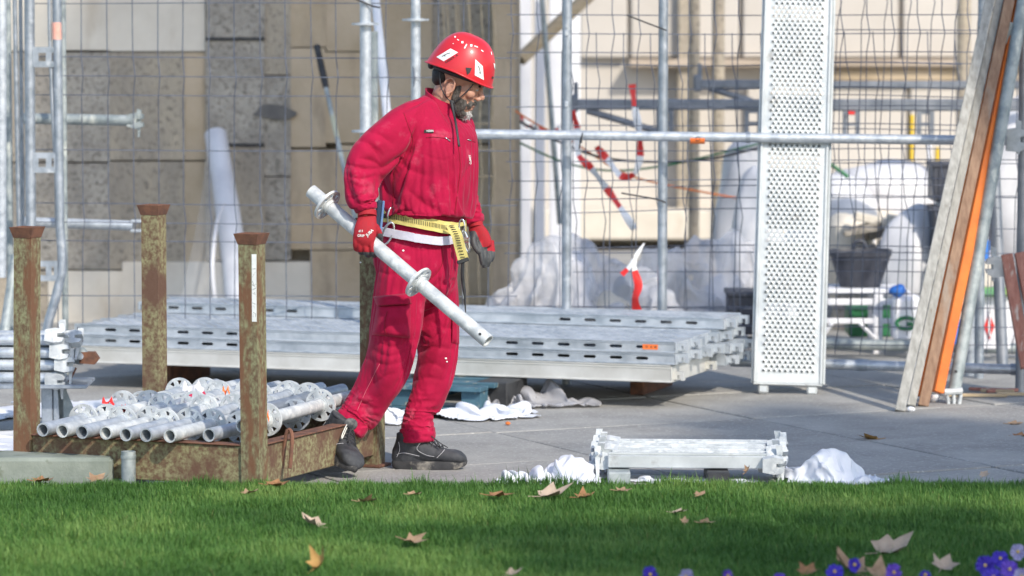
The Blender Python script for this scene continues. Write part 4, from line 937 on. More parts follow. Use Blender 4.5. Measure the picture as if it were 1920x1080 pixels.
place_cloth(CLA, 'white_sheet', 'white sheet on the ground under the rack, near the stub pipe', 'sheet', X_(325, -.5), -.42, .4, (.85, 1.0, .45), M['white_cloth'], wg)
place_cloth(CLB, 'white_sheet', 'white sheet lying behind the rusty rack below the deck stack', 'sheet', X_(210, 2.3), 2.15, .25, (2.4, 2.2, .6), M['white_cloth'], wg)
place_cloth(CLB, 'white_sheet', 'white sheet edge at the left border beneath the ledger bundle', 'sheet', X_(-30, .7), .8, 2.0, (1.5, 1.6, .35), M['white_cloth'], wg)
place_cloth(CLA, 'white_sheet', 'white sheet scrap between the rack post and the trouser legs', 'sheet', X_(742, 1.75), 1.7, 1.2, (.7, .8, .5), M['white_cloth'], wg)
place_cloth(CLC, 'plastic_heap', 'tall heap of clear plastic sheeting behind the fence right of the worker', 'plastic sheet', X_(1085, 4.9), 4.95, .1, (.74, .75, 1.08), M['film'], 'plastic sheet heaps', crump=.06, seed=2, cf=1.3)
place_cloth(CLD, 'plastic_heap', 'lower heap of clear plastic sheeting left of the perforated deck', 'plastic sheet', X_(1310, 5.3), 5.35, .2, (.70, .7, 1.12), M['film'], 'plastic sheet heaps', crump=.06, seed=6, cf=1.3)
for k, (px, py, Y, r, mk, lab) in enumerate(((1070, 540, 5.0, (.15, .12, .2), 'film_white', 'white sack glimpsed inside the tall plastic heap'), (1140, 590, 4.95, (.12, .12, .12), 'stone_cream', 'beige sack inside the tall plastic heap'), (1290, 570, 5.4, (.14, .12, .2), 'stone_cream', 'beige sack inside the lower plastic heap'), (1345, 575, 5.4, (.11, .11, .17), 'film_white', 'white sack inside the lower plastic heap'), (1165, 560, 5.05, (.05, .05, .12), 'beam_grey', 'grey tool box end inside the tall plastic heap'),
     (1395, 420, 7.0, (.17, .15, .5), 'film_white', 'tall bright white sack left of the perforated deck'), (1420, 470, 6.2, (.15, .14, .45), 'film_white', 'second white sack partly behind the perforated deck'),
     (1660, 365, 7.6, (.38, .25, .2), 'film_white', 'big rounded white rubble bag right of the deck'), (1575, 400, 7.2, (.2, .2, .22), 'film_white', 'bright white bag beside the perforated deck'), (1590, 425, 6.9, (.14, .2, .08), 'stone_cream', 'crumpled beige bag on the rubble'), (1910, 340, 7.4, (.26, .25, .5), 'film_white', 'white big bag at the right border behind the rail'), (1712, 505, 6.3, (.2, .2, .35), 'film_white', 'white bag right of the black tub'), (1885, 640, 5.6, (.2, .12, .3), 'film_white', 'white bag low at the right border'), (1640, 500, 7.4, (.45, .3, .35), 'stone_cream', 'pale rubble bag behind the black tub'), (1560, 500, 7.6, (.3, .3, .4), 'film_white', 'white bag behind the perforated deck edge'))):
    c = P(px, py, Y); b = MB().ell((0, 0, 0), r, nu=36, nv=26); z0 = c.z
    for i, p in enumerate(b.v):
        n_ = Vector((p.x/r[0], p.y/r[1], p.z/r[2])); f = 1+.18*noise.noise(n_*1.3+Vector((k, 0, 0)))+.10*facet(n_.x*2.2+k*3, n_.y*2.2+n_.z*2.5, k)
        b.v[i] = Vector((p.x*f, p.y*f, p.z*f))+c
    # stretch the underside to the ground so that it stands
    for i, p in enumerate(b.v):
        if p.z < z0: p.z = max(.0, z0-(z0-p.z)*(z0/r[2])*1.02)
    tag(b.build('rubble_sack', M[mk], smooth=70), lab, 'sack', 'sacks behind the fence')
# grey rubble slabs
for k in range(9):
    px, py = 1600+k*14+random.uniform(-8, 8), 415+random.uniform(-8, 22); Y = 6.6+random.uniform(-.2, .2); c = P(px, py, Y)
    o = MB().box(c, (random.uniform(.12, .26), .14, random.uniform(.02, .05)), Matrix.Rotation(random.uniform(-.35, .35), 3, 'Y'), bev=.006).build('rubble_slab', M['stone_grey' if k % 3 else 'stone_cream'], smooth=0)
    tag(o, ['first', 'second', 'third', 'fourth', 'fifth', 'sixth', 'seventh', 'eighth', 'last'][k]+' broken flat slab from the left on the rubble heap behind the black tub', 'rubble', 'broken slabs in the rubble heap')
a, b = P(1590, 600, 6.6), P(1730, 440, 6.6)
sheet_pile('rubble_heap', 'grey rubble heap behind the black tub', 'rubble', (a.x+b.x)/2, 6.7, (b.x-a.x)/2+.1, .35, b.z*1.0, M['stone_grey'], 61.3, peaks=((0, 0, 1., .8),), rough=1.3)

# black tub on a white trestle, crates
t = thing('mortar_tub', 'black plastic mortar tub on the white trestle beyond the mesh', 'tub', P(1612, 538, 5.2))
c = P(1612, 536, 5.2); zt_ = P(1612, 468, 5.2).z; ring = lambda rx, ry, z: [Vector((c.x+rx*(abs(math.cos(a))**.6)*(1 if math.cos(a) > 0 else -1), 5.2+ry*(abs(math.sin(a))**.6)*(1 if math.sin(a) > 0 else -1), z)) for a in [2*math.pi*j/28 for j in range(28)]]
MB().loft([ring(.11, .09, c.z), ring(.165, .135, zt_-.03), ring(.17, .14, zt_-.03), ring(.172, .142, zt_), ring(.16, .13, zt_), ring(.105, .085, c.z+.01)]).build('tub_shell', M['black_plastic'], t, smooth=50)
MB().tube(catmull([P(1600, 468, 5.06), P(1604, 455, 5.06), P(1618, 453, 5.06), P(1624, 466, 5.06)], 10), .012, n=8).build('handle', M['black_plastic'], t)
t = thing('trestle_table', 'white aluminium trestle table standing behind the mesh', 'trestle', G(1600, 660))
zt_ = c.z-.004
MB().box((P(1590, 545, 5.2).x, 5.2, zt_-.012), (.62, .36, .024), bev=.004).build('table_top', M['white_board'], t, smooth=0)
MB().box((P(1585, 562, 5.05).x, 5.04, P(1585, 566, 5.04).z), (.5, .03, .035), bev=.004).build('rail', M['white_board'], t, smooth=0)
MB().box((P(1585, 602, 5.05).x, 5.04, P(1585, 602, 5.04).z), (.5, .03, .03), bev=.004).build('rail', M['white_board'], t, smooth=0)
for px in (1480, 1641):
    for yy in (5.04, 5.36): MB().box((P(px, 600, 5.2).x, yy, (zt_-.024)/2), (.05, .035, zt_-.026), bev=.004).build('leg', M['white_board'], t, smooth=0)
MB().tube([P(1612, 606, 5.02), P(1640, 634, 5.02)], .012, n=6).build('brace', M['white_board'], t); MB().tube([P(1560, 606, 5.02), P(1540, 634, 5.02)], .012, n=6).build('brace', M['white_board'], t)
def crate(lab, x0, x1, y0, y1, Y, m, d_=.3, name='plastic_crate', cat='crate', ground=True):
    a, b = P(x0, y1, Y), P(x1, y0, Y); t = thing(name, lab, cat, ((a.x+b.x)/2, Y, a.z), 'crates and boxes behind the fence')
    wx, hz = b.x-a.x, b.z-a.z; cx, cz = (a.x+b.x)/2, (a.z+b.z)/2
    MB().box((cx, Y+d_/2, cz), (wx, d_, hz), bev=.008).build('shell', m, t, smooth=0)
    MB().box((cx, Y+d_/2, b.z-.012), (wx+.02, d_+.02, .026), bev=.006).build('rim', m, t, smooth=0)
    MB().box((cx, Y-.004, cz+.05*hz), (wx*.45, .01, hz*.18), bev=.003).build('handle', m, t, smooth=0)
    for s in (-.36, .36): MB().box((cx+s*wx, Y-.003, cz-.05*hz), (.02, .012, hz*.8), bev=.003).build('rib', m, t, smooth=0)
    return t
crate('dark green crate under the white trestle', 1592, 1632, 574, 632, 5.6, M['green_plastic']); crate('dark green crate right of the trestle leg', 1650, 1682, 568, 632, 5.5, M['green_plastic'])
crate('upper dark crate stacked behind the leaning planks', 1749, 1850, 306, 378, 6.0, M['black_plastic']); crate('lower dark crate stacked behind the leaning planks', 1749, 1870, 388, 470, 6.0, M['black_plastic'])
a, b = P(1745, 640, 6.2), P(1880, 472, 6.2); o = MB().box(((a.x+b.x)/2, 6.2, b.z/2), (b.x-a.x, .5, b.z-.004), bev=.01).build('plinth_block', M['stone_cream'], smooth=0); tag(o, 'pale block carrying the dark crates', 'block')
o = MB().box(((P(1810, 383, 6.2).x), 6.17, P(1810, 383, 6.2).z), (.32, .3, .028), bev=.003).build('white_board', M['white_board'], smooth=0); tag(o, 'white board lying between the two dark crates', 'board')
crate('black tub low between plastic heap and perforated deck', 1366, 1440, 548, 628, 4.7, M['black_plastic'])
# white canister with green rounded mark
t = thing('white_canister', 'white canister with a rounded green mark behind the leaning planks', 'canister', P(1700, 640, 4.9))
a, b = P(1675, 640, 4.9), P(1730, 558, 4.9); MB().box(((a.x+b.x)/2, 5.0, (a.z+b.z)/2), (b.x-a.x, .22, b.z-a.z), bev=.015).build('body', M['white_board'], t, smooth=0)
c = P(1700, 606, 4.885)
pts = [c+Vector((.055*math.cos(q), 0, .03*math.sin(q))) for q in [R(40+k*28) for k in range(11)]]+[c+Vector((.03, 0, -.004)), c+Vector((.0, 0, -.004))]
MB().tube(pts, .011, n=6).build('green_mark', M['green_plastic'], t); MB().tube([P(1688, 556, 4.95), P(1700, 548, 4.95), P(1714, 556, 4.95)], .012, n=8).build('handle', M['white_board'], t)
b_ = MB().ell(P(1684, 545, 4.9), (.045, .03, .03)); 
for i, p in enumerate(b_.v): b_.v[i] = p+noise.noise_vector(p*25)*.014
tag(b_.build('blue_rag', M['blue_plastic'], smooth=180), 'crumpled blue rag on the white canister', 'rag')
t = thing('diamond_sign', 'white board with a red diamond behind the leaning planks', 'sign', P(1855, 660, 4.6))  # flat sign board carrying the red diamond
a, b = P(1825, 655, 4.6), P(1895, 555, 4.6); MB().box(((a.x+b.x)/2, 4.62, (a.z+b.z)/2), (b.x-a.x, .03, b.z-a.z), bev=.005).build('board', M['white_board'], t, smooth=0)
c = P(1855, 612, 4.6); MB().prism([(0, -.07), (.028, 0), (0, .07), (-.028, 0)], c+Vector((0, .002, 0)), (1, 0, 0), (0, 0, 1), .004).build('red_diamond', M['red_tape'], t, smooth=0)
MB().box(c+Vector((0, -.006, .03)), (.012, .006, .16)).build('white_bar', M['white_board'], t, smooth=0)
a, b = P(1825, 556, 4.55), P(1900, 540, 4.55); o = MB().box(((a.x+b.x)/2, 4.6, (a.z+b.z)/2), (b.x-a.x, .12, b.z-a.z), bev=.01).build('paint_tray', mat('tray_green', (.30, .42, .08), (.12, .38, .2), scale=14, rough=.6), smooth=0); tag(o, 'yellow and green tray on top of the white board', 'tray')
for k, (x0, x1, y0, y1, Y) in enumerate(((1783, 1800, 590, 645, 4.5), (1806, 1822, 600, 648, 4.5), (1838, 1856, 450, 488, 5.4))):
    a, b = P(x0, y1, Y), P(x1, y0, Y); t = thing('blue_can', ['blue can between the orange plank and the leaning pipe', 'blue can right of the leaning pipe foot', 'blue can standing high behind the pipe'][k], 'can', ((a.x+b.x)/2, Y, a.z), 'blue cans')
    MB().tube([((a.x+b.x)/2, Y, a.z), ((a.x+b.x)/2, Y, b.z)], (b.x-a.x)/2, n=16).build('body', M['blue_plastic'], t); MB().tube([((a.x+b.x)/2, Y, b.z), ((a.x+b.x)/2, Y, b.z+.02)], (b.x-a.x)/2*.6, n=12).build('cap', M['white_board'], t)
pole('scaffold_tube', 'dark blue grey tube leaning behind the crates at the right', 'scaffold tube', P(1880, 690, 4.0), P(1862, 260, 4.3), r=.03, m='beam_grey')
x_ = P(1829, 600, 3.7).x
pole('scaffold_tube', 'short pale upright tube behind the leaning pipe foot', 'scaffold tube', (x_, 3.9, 0), (x_, 3.9, .9), r=.024, m='galv')

# ------------------------------------------------------------------ planks leaning at the right
def plank(lab, pb, Yb, ptop, Yt, wpx, m, th=.04, name='timber_plank', cat='plank', face=.35, ext=.25, group='boards leaning at the right'):
    A, B = P(*pb, Yb), P(*ptop, Yt); d = (B-A).normalized(); B = B+d*ext; L = (B-A).length
    wm = wpx/S(Yb); y = Vector((math.sin(face), math.cos(face), 0)); y = (y-d*y.dot(d)).normalized(); x = y.cross(d)
    rot = Matrix((x, y, d)).transposed()
    dep = th
    o = MB().box((A+B)/2, (wm, dep, L), rot, bev=.003).build(name, m, smooth=0); return tag(o, lab, cat, group)
plank('leftmost leaning plank, weathered grey, foot split', (1687, 772), 2.22, (1856, 0), 3.02, 19, M['wood_grey'], .045, face=.12)
plank('second leaning plank, lighter grey timber', (1708, 762), 2.42, (1874, 0), 3.04, 16, M['wood_grey'], .05, face=.12)
plank('thin orange plank edge between grey and brown boards', (1722, 742), 2.62, (1886, 0), 3.08, 12, M['orange_paint'], .05, face=.1)
plank('brown weathered plank between the two orange ones', (1731, 762), 2.45, (1893, 0), 3.0, 20, M['wood_brown'], .04, face=.12)
plank('bright orange painted plank, rightmost of the boards', (1757, 736), 2.55, (1912, 0), 3.03, 21, M['orange_paint'], .045, face=-.4)
t = thing('leaning_pipe', 'galvanised pipe with forked foot leaning right of the orange plank', 'scaffold tube', P(1780, 757, 2.55))
A, B = P(1788, 740, 2.58), P(1912, 40, 2.96); B = B+(B-A)*.15; d = (B-A).normalized()
MB().pipe(A, B, .031, .026).build('tube', M['galv_old'], t)
for s in (-.028, 0.0, .028): MB().box(A+Vector((s, 0, -.03)), (.016, .05, .075), Matrix.Rotation(s*6, 3, 'Y'), bev=.005).build('fork', M['galv_white'], t, smooth=0)
MB().tube([A+Vector((-.045, -.02, .015)), A+Vector((.04, -.02, .02))], .016, n=8).build('pin', M['galv_white'], t)
c = A.lerp(B, .055); MB().tube([c+Vector((-.012, -.034, 0)), c+Vector((-.012, -.024, 0))], .007, n=8).build('pin_hole', M['black_rubber'], t)
for k, (x0, x1, xb) in enumerate(((1876, 1898, 1925), (1902, 1935, 1960))):
    plank(['slanting reddish board with split top at the right border', 'darker reddish board behind it at the right border'][k], (xb, 690), 2.75-.05*k, ((x0+x1)/2, 478-k*4), 2.9, x1-x0, M['wood_red'], .05, ext=0, face=.0, group='reddish boards at the right border')
# small stones and chips near the plank feet
for k, (px, py, r) in enumerate(((1734, 752, .03), (1752, 752, .026), (952, 797, .012), (1708, 772, .02))):
    c = G(px, py); b = MB().ell((c.x, c.y, r*.6), (r, r*.8, r*.65), nu=9, nv=6)
    for i, p in enumerate(b.v): b.v[i] = p+noise.noise_vector(p*30)*r*.25
    tag(b.build('stone_chip', M['white_board'] if k != 2 else M['orange_paint'], smooth=30), ['white stone chip left of the pipe foot', 'white stone chip touching the pipe foot', 'small orange crumb on the bare paving', 'white chip between the plank feet'][k], 'stone', None)
for k in range(5):
    px, py = 1830+k*20, 742+random.uniform(-8, 6); c = G(px, py)
    o = MB().box(c+Vector((0, 0, .015)), (random.uniform(.15, .3), .02, .016), Matrix.Rotation(random.uniform(-.5, .5), 3, 'Z'), bev=.003).build('wood_offcut', M['wood_red' if k % 2 else 'tan_wood'], smooth=0)
    tag(o, ['leftmost', 'second', 'middle', 'fourth', 'rightmost'][k]+' thin wood offcut on the shaded paving at the right border', 'offcut', 'wood offcuts at the right border')
# ------------------------------------------------------------------ the worker
def red_cloth(name, c1, c2):
    return mat(name, c1, c2, scale=7, rough=.85, bump=.4, bscale=22, bdist=.007, sheen=.12, c3=(.50, .13, .18), s3=7, lo3=.58, hi3=.85, spec=.25)
MC = red_cloth('red_workwear', (.33, .003, .037), (.43, .006, .052))
MG = mat('red_glove', (.33, .008, .020), (.41, .014, .026), scale=60, rough=.8, bump=.6, bscale=300, bdist=.001)
MGG = mat('grey_glove_coating', (.045, .048, .052), (.085, .09, .095), scale=30, rough=.6, bump=.4, bscale=120)
MSK = mat('skin', (.42, .21, .145), (.54, .29, .20), scale=18, rough=.5, sss=.12, bump=.2, bscale=150, bdist=.001)
MBEARD = mat('beard_grey', (.05, .044, .039), (.15, .138, .128), scale=60, lo=.42, hi=.66, rough=.9)
MBEARDW = mat('beard_white', (.25, .24, .23), (.62, .60, .58), scale=60, lo=.35, hi=.6, rough=.9)
MHAIR = mat('hair_dark', (.012, .011, .011), (.03, .028, .027), scale=60, rough=.7)
MHEL = mat('helmet_red', (.56, .014, .026), (.64, .024, .034), scale=5, rough=.42, c3=(.72, .2, .2), s3=30, lo3=.7, hi3=.78, coat=.2)
MBOOT = mat('boot_leather', (.022, .024, .028), (.065, .068, .075), scale=14, rough=.7, bump=.4, bscale=60, c3=(.34, .33, .31), s3=7, lo3=.60, hi3=.74)
MSOLE = mat('boot_sole', (.025, .025, .028), (.06, .06, .062), scale=20, rough=.8, c3=(.36, .33, .28), s3=9, lo3=.56, hi3=.7)
MSEAM = mat('grey_thread', (.4, .4, .42), rough=.8)
MYEL = mat('yellow_webbing', (.62, .52, .16), (.74, .64, .24), scale=30, rough=.8, bump=.4, bscale=160)
MSTEEL = mat('steel', (.55, .57, .6), (.75, .77, .8), scale=20, rough=.25, metal=.9)
def remesh(mb, vox, it=6, fac=.5):
    me = mkmesh('tmp', mb.v, mb.f, 0); o = bpy.data.objects.new('tmp', me); C.objects.link(o)
    md = o.modifiers.new('r', 'REMESH'); md.mode = 'VOXEL'; md.voxel_size = vox; md.use_smooth_shade = True
    if it: s = o.modifiers.new('s', 'SMOOTH'); s.factor = fac; s.iterations = it
    dg = bpy.context.evaluated_depsgraph_get(); r = bpy.data.meshes.new_from_object(o.evaluated_get(dg)); bpy.data.objects.remove(o)
    return r
def get_v(me):
    a = np.empty(len(me.vertices)*3); me.vertices.foreach_get('co', a); return a.reshape(-1, 3)
def set_v(me, a): me.vertices.foreach_set('co', a.ravel()); me.update()
def get_n(me):
    a = np.empty(len(me.vertices)*3); me.vertex_normals.foreach_get('vector', a); return a.reshape(-1, 3)
def topx(a):                             # world points -> photograph pixels
    x, y, z = a[:, 0], a[:, 1]-CAMY, a[:, 2]-CAMZ
    dep = y*_c-z*_s; up = y*_s+z*_c
    return np.stack([960+FPX*x/dep, 540-FPX*up/dep], 1)
def apply_folds(me, folds, amp=.55):   # folds: (polyline px, width px, amplitude m, (ymin,ymax) or None)
    a = get_v(me); n = get_n(me); px = topx(a); disp = np.zeros(len(a))
    wgt = np.clip(-n[:, 1]*2.2*1+.35, 0, 1)
    for pl, wd, am, yr in folds:
        p = catmull([(q[0], q[1], 0) for q in pl], max(6, len(pl)*4)); best = np.full(len(a), 1e9); tt = np.zeros(len(a))
        for i in range(len(p)-1):
            A = np.array(p[i][:2]); B = np.array(p[i+1][:2]); d = B-A; L2 = d@d+1e-9
            t = np.clip(((px-A)@d)/L2, 0, 1); ds = np.hypot(*(px-(A+t[:, None]*d)).T)
            m = ds < best; best[m] = ds[m]; tt[m] = (i+t[m])/(len(p)-1)
        fall = np.sin(np.clip(tt, .08, .92)*math.pi)**.5
        g = amp*am*fall*(.75*np.exp(-best/(.75*wd))+.35*np.exp(-(best/(1.3*wd))**2)-.10*np.exp(-((best-2.4*wd)/(1.8*wd))**2))
        if yr is not None: g = g*((a[:, 1] > yr[0]) & (a[:, 1] < yr[1]))
        disp += g*wgt
    set_v(me, a+n*disp[:, None])
def add_noise(me, amp, sca, st=(1, 1, 1)):
    a = get_v(me); n = get_n(me)
    d = np.array([noise.noise((p[0]*sca*st[0], p[1]*sca*st[1], p[2]*sca*st[2])) for p in a])*amp
    set_v(me, a+n*d[:, None])
def add_crease(me, amp, sca, st=(1, 1, 1), seed=0):
    a = get_v(me); n = get_n(me); d = np.empty(len(a))
    for i, p in enumerate(a):
        q = Vector((p[0]*sca*st[0], p[1]*sca*st[1], p[2]*sca*st[2]+seed)); q += .35*noise.noise_vector(q*.7)
        k = noise.noise(q); d[i] = -max(0, 1-abs(k)*7)+.2*max(0, 1-abs(k-.25)*4)
    set_v(me, a+n*(d*amp)[:, None])
def limb(mb, pts, rad, n=50, seg=28, squash=1., sdir=None):
    k = len(pts); path = catmull(pts, n); rr = [q.x for q in catmull([(r, 0, 0) for r in rad], n)]
    rings = []; up = Vector(sdir or (0, 1, 0))
    for i, p in enumerate(path):
        t = (path[min(i+1, n-1)]-path[max(i-1, 0)]).normalized(); y = (up-t*up.dot(t)).normalized(); x = y.cross(t)
        rings.append([p+x*rr[i]*math.cos(2*math.pi*j/seg)+y*rr[i]*squash*math.sin(2*math.pi*j/seg) for j in range(seg)])
    return mb.loft(rings)
TH = R(25); fdir = Vector((math.cos(TH), -math.sin(TH), 0)); ldir = Vector((math.sin(TH), math.cos(TH), 0))
def body_ring(py, xl, xr, Yc, b, seg=44, pw=2.35, tilt=0.):
    cx = (xl+xr)/2; c = P(cx, py, Yc); h = (xr-xl)/2/S(Yc)
    a = math.sqrt(max(1e-4, h*h-(b*math.sin(TH))**2))/math.cos(TH); out = []
    for j in range(seg):
        t = 2*math.pi*j/seg; ct, st_ = math.cos(t), math.sin(t)
        u = math.copysign(abs(ct)**(2/pw), ct); v = math.copysign(abs(st_)**(2/pw), st_)
        out.append(c+fdir*a*u+ldir*b*v+Vector((0, 0, -tilt*(a*u))))
    return out
person = None
# --- skin body: head, neck and slim figure inside the clothes, one continuous mesh
hx = Vector((math.cos(R(8))*math.cos(R(23)), -math.sin(R(8))*math.cos(R(23)), -math.sin(R(23)))).normalized()
hy = Vector((math.sin(R(8)), math.cos(R(8)), 0)); hz_ = hx.cross(hy).normalized()
HO = P(864, 129, -.02)
HM = Matrix.Identity(4)
for i in range(3): HM[i][0], HM[i][1], HM[i][2], HM[i][3] = hx[i], hy[i], hz_[i], HO[i]
def H(x, y, z): return HM @ Vector((x, y, z))
def HF(x, y, z): return HM @ Vector((x+.006, y, z-.020))
HR = HM.to_3x3()
bm_ = MB()
E = lambda c, r, **k: bm_.ell(HF(*c) if k.pop('f', 1) else H(*c), r, HR, **k)
E((.0, 0, .0), (.100, .077, .105), nu=28, nv=20, f=0)
E((.045, 0, -.05), (.055, .058, .080)); E((.05, 0, -.105), (.046, .050, .042)); E((.078, 0, -.132), (.022, .026, .022))
E((.092, 0, -.012), (.014, .046, .013))                                   # brow
for s in (-1, 1):
    E((.072, s*.040, -.055), (.024, .022, .022)); E((.085, s*.030, -.026), (.014, .017, .012))  # cheek, lid
    E((.108, s*.012, -.066), (.012, .009, .009))
    E((-.006, s*.074, -.064), (.020, .006, .028)); bm_.tube([HF(-.012+.022*math.cos(q), s*(.084+.003*math.cos(q)), -.056+.033*math.sin(q)) for q in [R(-95+k*31) for k in range(10)]], .0048, n=8); E((-.004, s*.082, -.092), (.009, .005, .010)); bm_.tube([HF(-.004, s*.080, -.075), HF(.004, s*.080, -.062), HF(-.002, s*.081, -.045)], .0035, n=6)
bm_.tube([HF(.096, 0, -.010), HF(.106, 0, -.035), HF(.119, 0, -.054), HF(.120, 0, -.064)], [.009, .011, .0145, .012], n=12)
E((.098, 0, -.100), (.012, .022, .0075)); E((.094, 0, -.114), (.012, .020, .008)); E((.09, 0, -.088), (.012, .026, .010))
NB = P(826, 214, -.0)
limb(bm_, [HF(-.02, 0, -.05), HF(-.018, 0, -.10), NB+Vector((0, 0, .02)), NB+Vector((-.02, 0, -.06))], [.060, .058, .060, .075], n=16)
rings = [body_ring(py, xl, xr, 0, b) for py, xl, xr, b in ((206, 800, 856, .10), (240, 752, 870, .15), (300, 740, 870, .16), (360, 735, 860, .15), (420, 735, 845, .14), (470, 725, 840, .15))]
bm_.loft(rings)
SHR, ELR, WRR = P(752, 228, -.17), P(676, 300, -.26), P(688, 405, -.30)
SHL, ELL, WRL = P(868, 235, .16), P(872, 330, .24), P(893, 424, .20)
limb(bm_, [SHR, ELR, WRR], [.045, .038, .028], n=20); limb(bm_, [SHL, ELL, WRL], [.045, .036, .026], n=20)
bx_f = Vector((.42, -.85, -.32)).normalized(); bx_u = Vector((.45, -.10, .85)); bx_u = (bx_u-bx_f*bx_u.dot(bx_f)).normalized()
BTOE = P(656, 891, -.30); BR_O = BTOE-bx_f*.232+bx_u*.0
ANR = BR_O+bx_u*.13+bx_f*.005
BL_O = P(775, 886, .05); BL_O.z = .0
ANL = BL_O+Vector((.01, 0, .11))
HPR, KNR = P(752, 480, -.09), P(742, 645, -.12)
HPL, KNL = P(808, 480, .09), P(822, 650, .08)
limb(bm_, [HPR, P(748, 590, -.11), P(736, 650, -.115), P(708, 705, -.055), P(682, 755, -.05), ANR-bx_u*.03+bx_f*.02], [.07, .06, .045, .042, .034, .024], n=40); limb(bm_, [HPL, P(820, 600, .08), P(824, 650, .08), P(806, 712, .07), P(787, 770, .06), ANL], [.07, .055, .045, .045, .04, .036], n=40)
bme = remesh(bm_, .0034, 3); print('body', len(bme.vertices))
me_ = bme
ov = np.array([0., 0., 0.]); po = P(775, 886, 0); po.z = 0
a = get_v(me_); set_v(me_, a-np.array(po))
person = bpy.data.objects.new('person', me_); C.objects.link(person); person.location = po; WM[person] = Matrix.Translation(po)
me_.materials.append(MSK)
tag(person, 'worker in red overalls and red helmet walking with a scaffold tube in hand', 'person')
def pmesh(name, me, m, parent=None):     # world-space mesh -> child of the person
    par = parent or person; inv = WM[par].inverted(); me.transform(inv)
    for mm in (m if isinstance(m, (list, tuple)) else [m]): me.materials.append(mm)
    o = bpy.data.objects.new(name, me); C.objects.link(o); o.parent = par; WM[o] = WM[par]; return o

# --- jacket
jb = MB()
jr = [(190, 806, 852, .085, .75), (199, 784, 872, .135, .55), (212, 760, 884, .185, .35), (230, 742, 893, .205, .15), (255, 726, 897, .21, 0.), (290, 714, 897, .215, 0.), (325, 708, 895, .21, 0.), (355, 709, 889, .205, 0.), (380, 716, 880, .20, .08), (396, 724, 872, .195, .12), (405, 730, 866, .188, .14)]
jb.loft([body_ring(py, xl, xr, -.01, b, tilt=tl) for py, xl, xr, b, tl in jr])
limb(jb, [P(800, 212, -.06), P(762, 224, -.16), P(722, 250, -.215), P(680, 290, -.26), P(672, 330, -.28), P(680, 368, -.295), P(687, 396, -.30)],
     [.075, .079, .073, .069, .066, .059, .045], n=90, seg=40)
limb(jb, [P(845, 222, .06), P(864, 240, .15), P(866, 285, .2), P(866, 330, .235), P(877, 375, .22), P(890, 420, .20)], [.07, .072, .066, .062, .058, .045], n=60, seg=32)
def garment(mb, vox, pin, grow=.05, frames=14, off=.010, bend=.4, stiff=14, it=3):
    me = remesh(mb, vox, it); a = get_v(me); n = get_n(me); w_ = pin(a)
    mc = me.copy(); set_v(mc, a-n*off); oc = bpy.data.objects.new('cl', mc); C.objects.link(oc); oc.modifiers.new('c', 'COLLISION')
    oc.collision.thickness_outer = .003; oc.collision.cloth_friction = 6
    o = bpy.data.objects.new('gm', me); C.objects.link(o); vg = o.vertex_groups.new(name='pin')
    for i in np.nonzero(w_ > 0)[0]: vg.add([int(i)], float(w_[i]), 'REPLACE')
    m = o.modifiers.new('cloth', 'CLOTH'); s = m.settings; s.quality = 5; s.mass = .25; s.tension_stiffness = stiff; s.compression_stiffness = stiff; s.shear_stiffness = stiff*.5; s.bending_stiffness = bend; s.air_damping = 3.
    s.shrink_min = s.shrink_max = -grow; s.vertex_group_mass = 'pin'; s.pin_stiffness = 1.
    cs = m.collision_settings; cs.collision_quality = 2; cs.distance_min = .003; cs.use_self_collision = False
    m.point_cache.frame_start = 1; m.point_cache.frame_end = frames+2; sc.frame_start = 1; sc.frame_end = frames+2
    others = [q for q in C.objects if q not in (o, oc)]
    for q in others: C.objects.unlink(q)
    for fr in range(1, frames+1): sc.frame_set(fr)
    sb = o.modifiers.new('sub', 'SUBSURF'); sb.levels = 1
    dg = bpy.context.evaluated_depsgraph_get(); r = bpy.data.meshes.new_from_object(o.evaluated_get(dg))
    bpy.data.objects.remove(o); bpy.data.objects.remove(oc)
    for q in others: C.objects.link(q)
    sc.frame_set(1); r.shade_smooth(); return r
def near(a, p, r): return np.clip(1.6-np.linalg.norm(a-np.array(p), axis=1)/r, 0, 1)
def jpin(a):
    px = topx(a); w_ = np.clip((px[:, 1]-392)/10, 0, 1)*(px[:, 0] > 716)*(px[:, 0] < 872)
    w_ = np.maximum(w_, np.clip((200-px[:, 1])/8, 0, 1)*(px[:, 0] > 790))
    return np.maximum(w_, np.maximum(near(a, P(687, 398, -.30), .05), near(a, P(890, 420, .20), .05)))
def tpin(a):
    px = topx(a); w_ = np.clip((450-px[:, 1])/12, 0, 1)
    return np.maximum(w_, np.maximum(near(a, P(650, 806, -.08), .075), near(a, P(784, 834, .05), .08)))
jme = garment(jb, .0105, jpin, grow=.085, frames=15, off=.020, bend=.12, stiff=10)
add_noise(jme, .002, 24, (1, 1, .8))

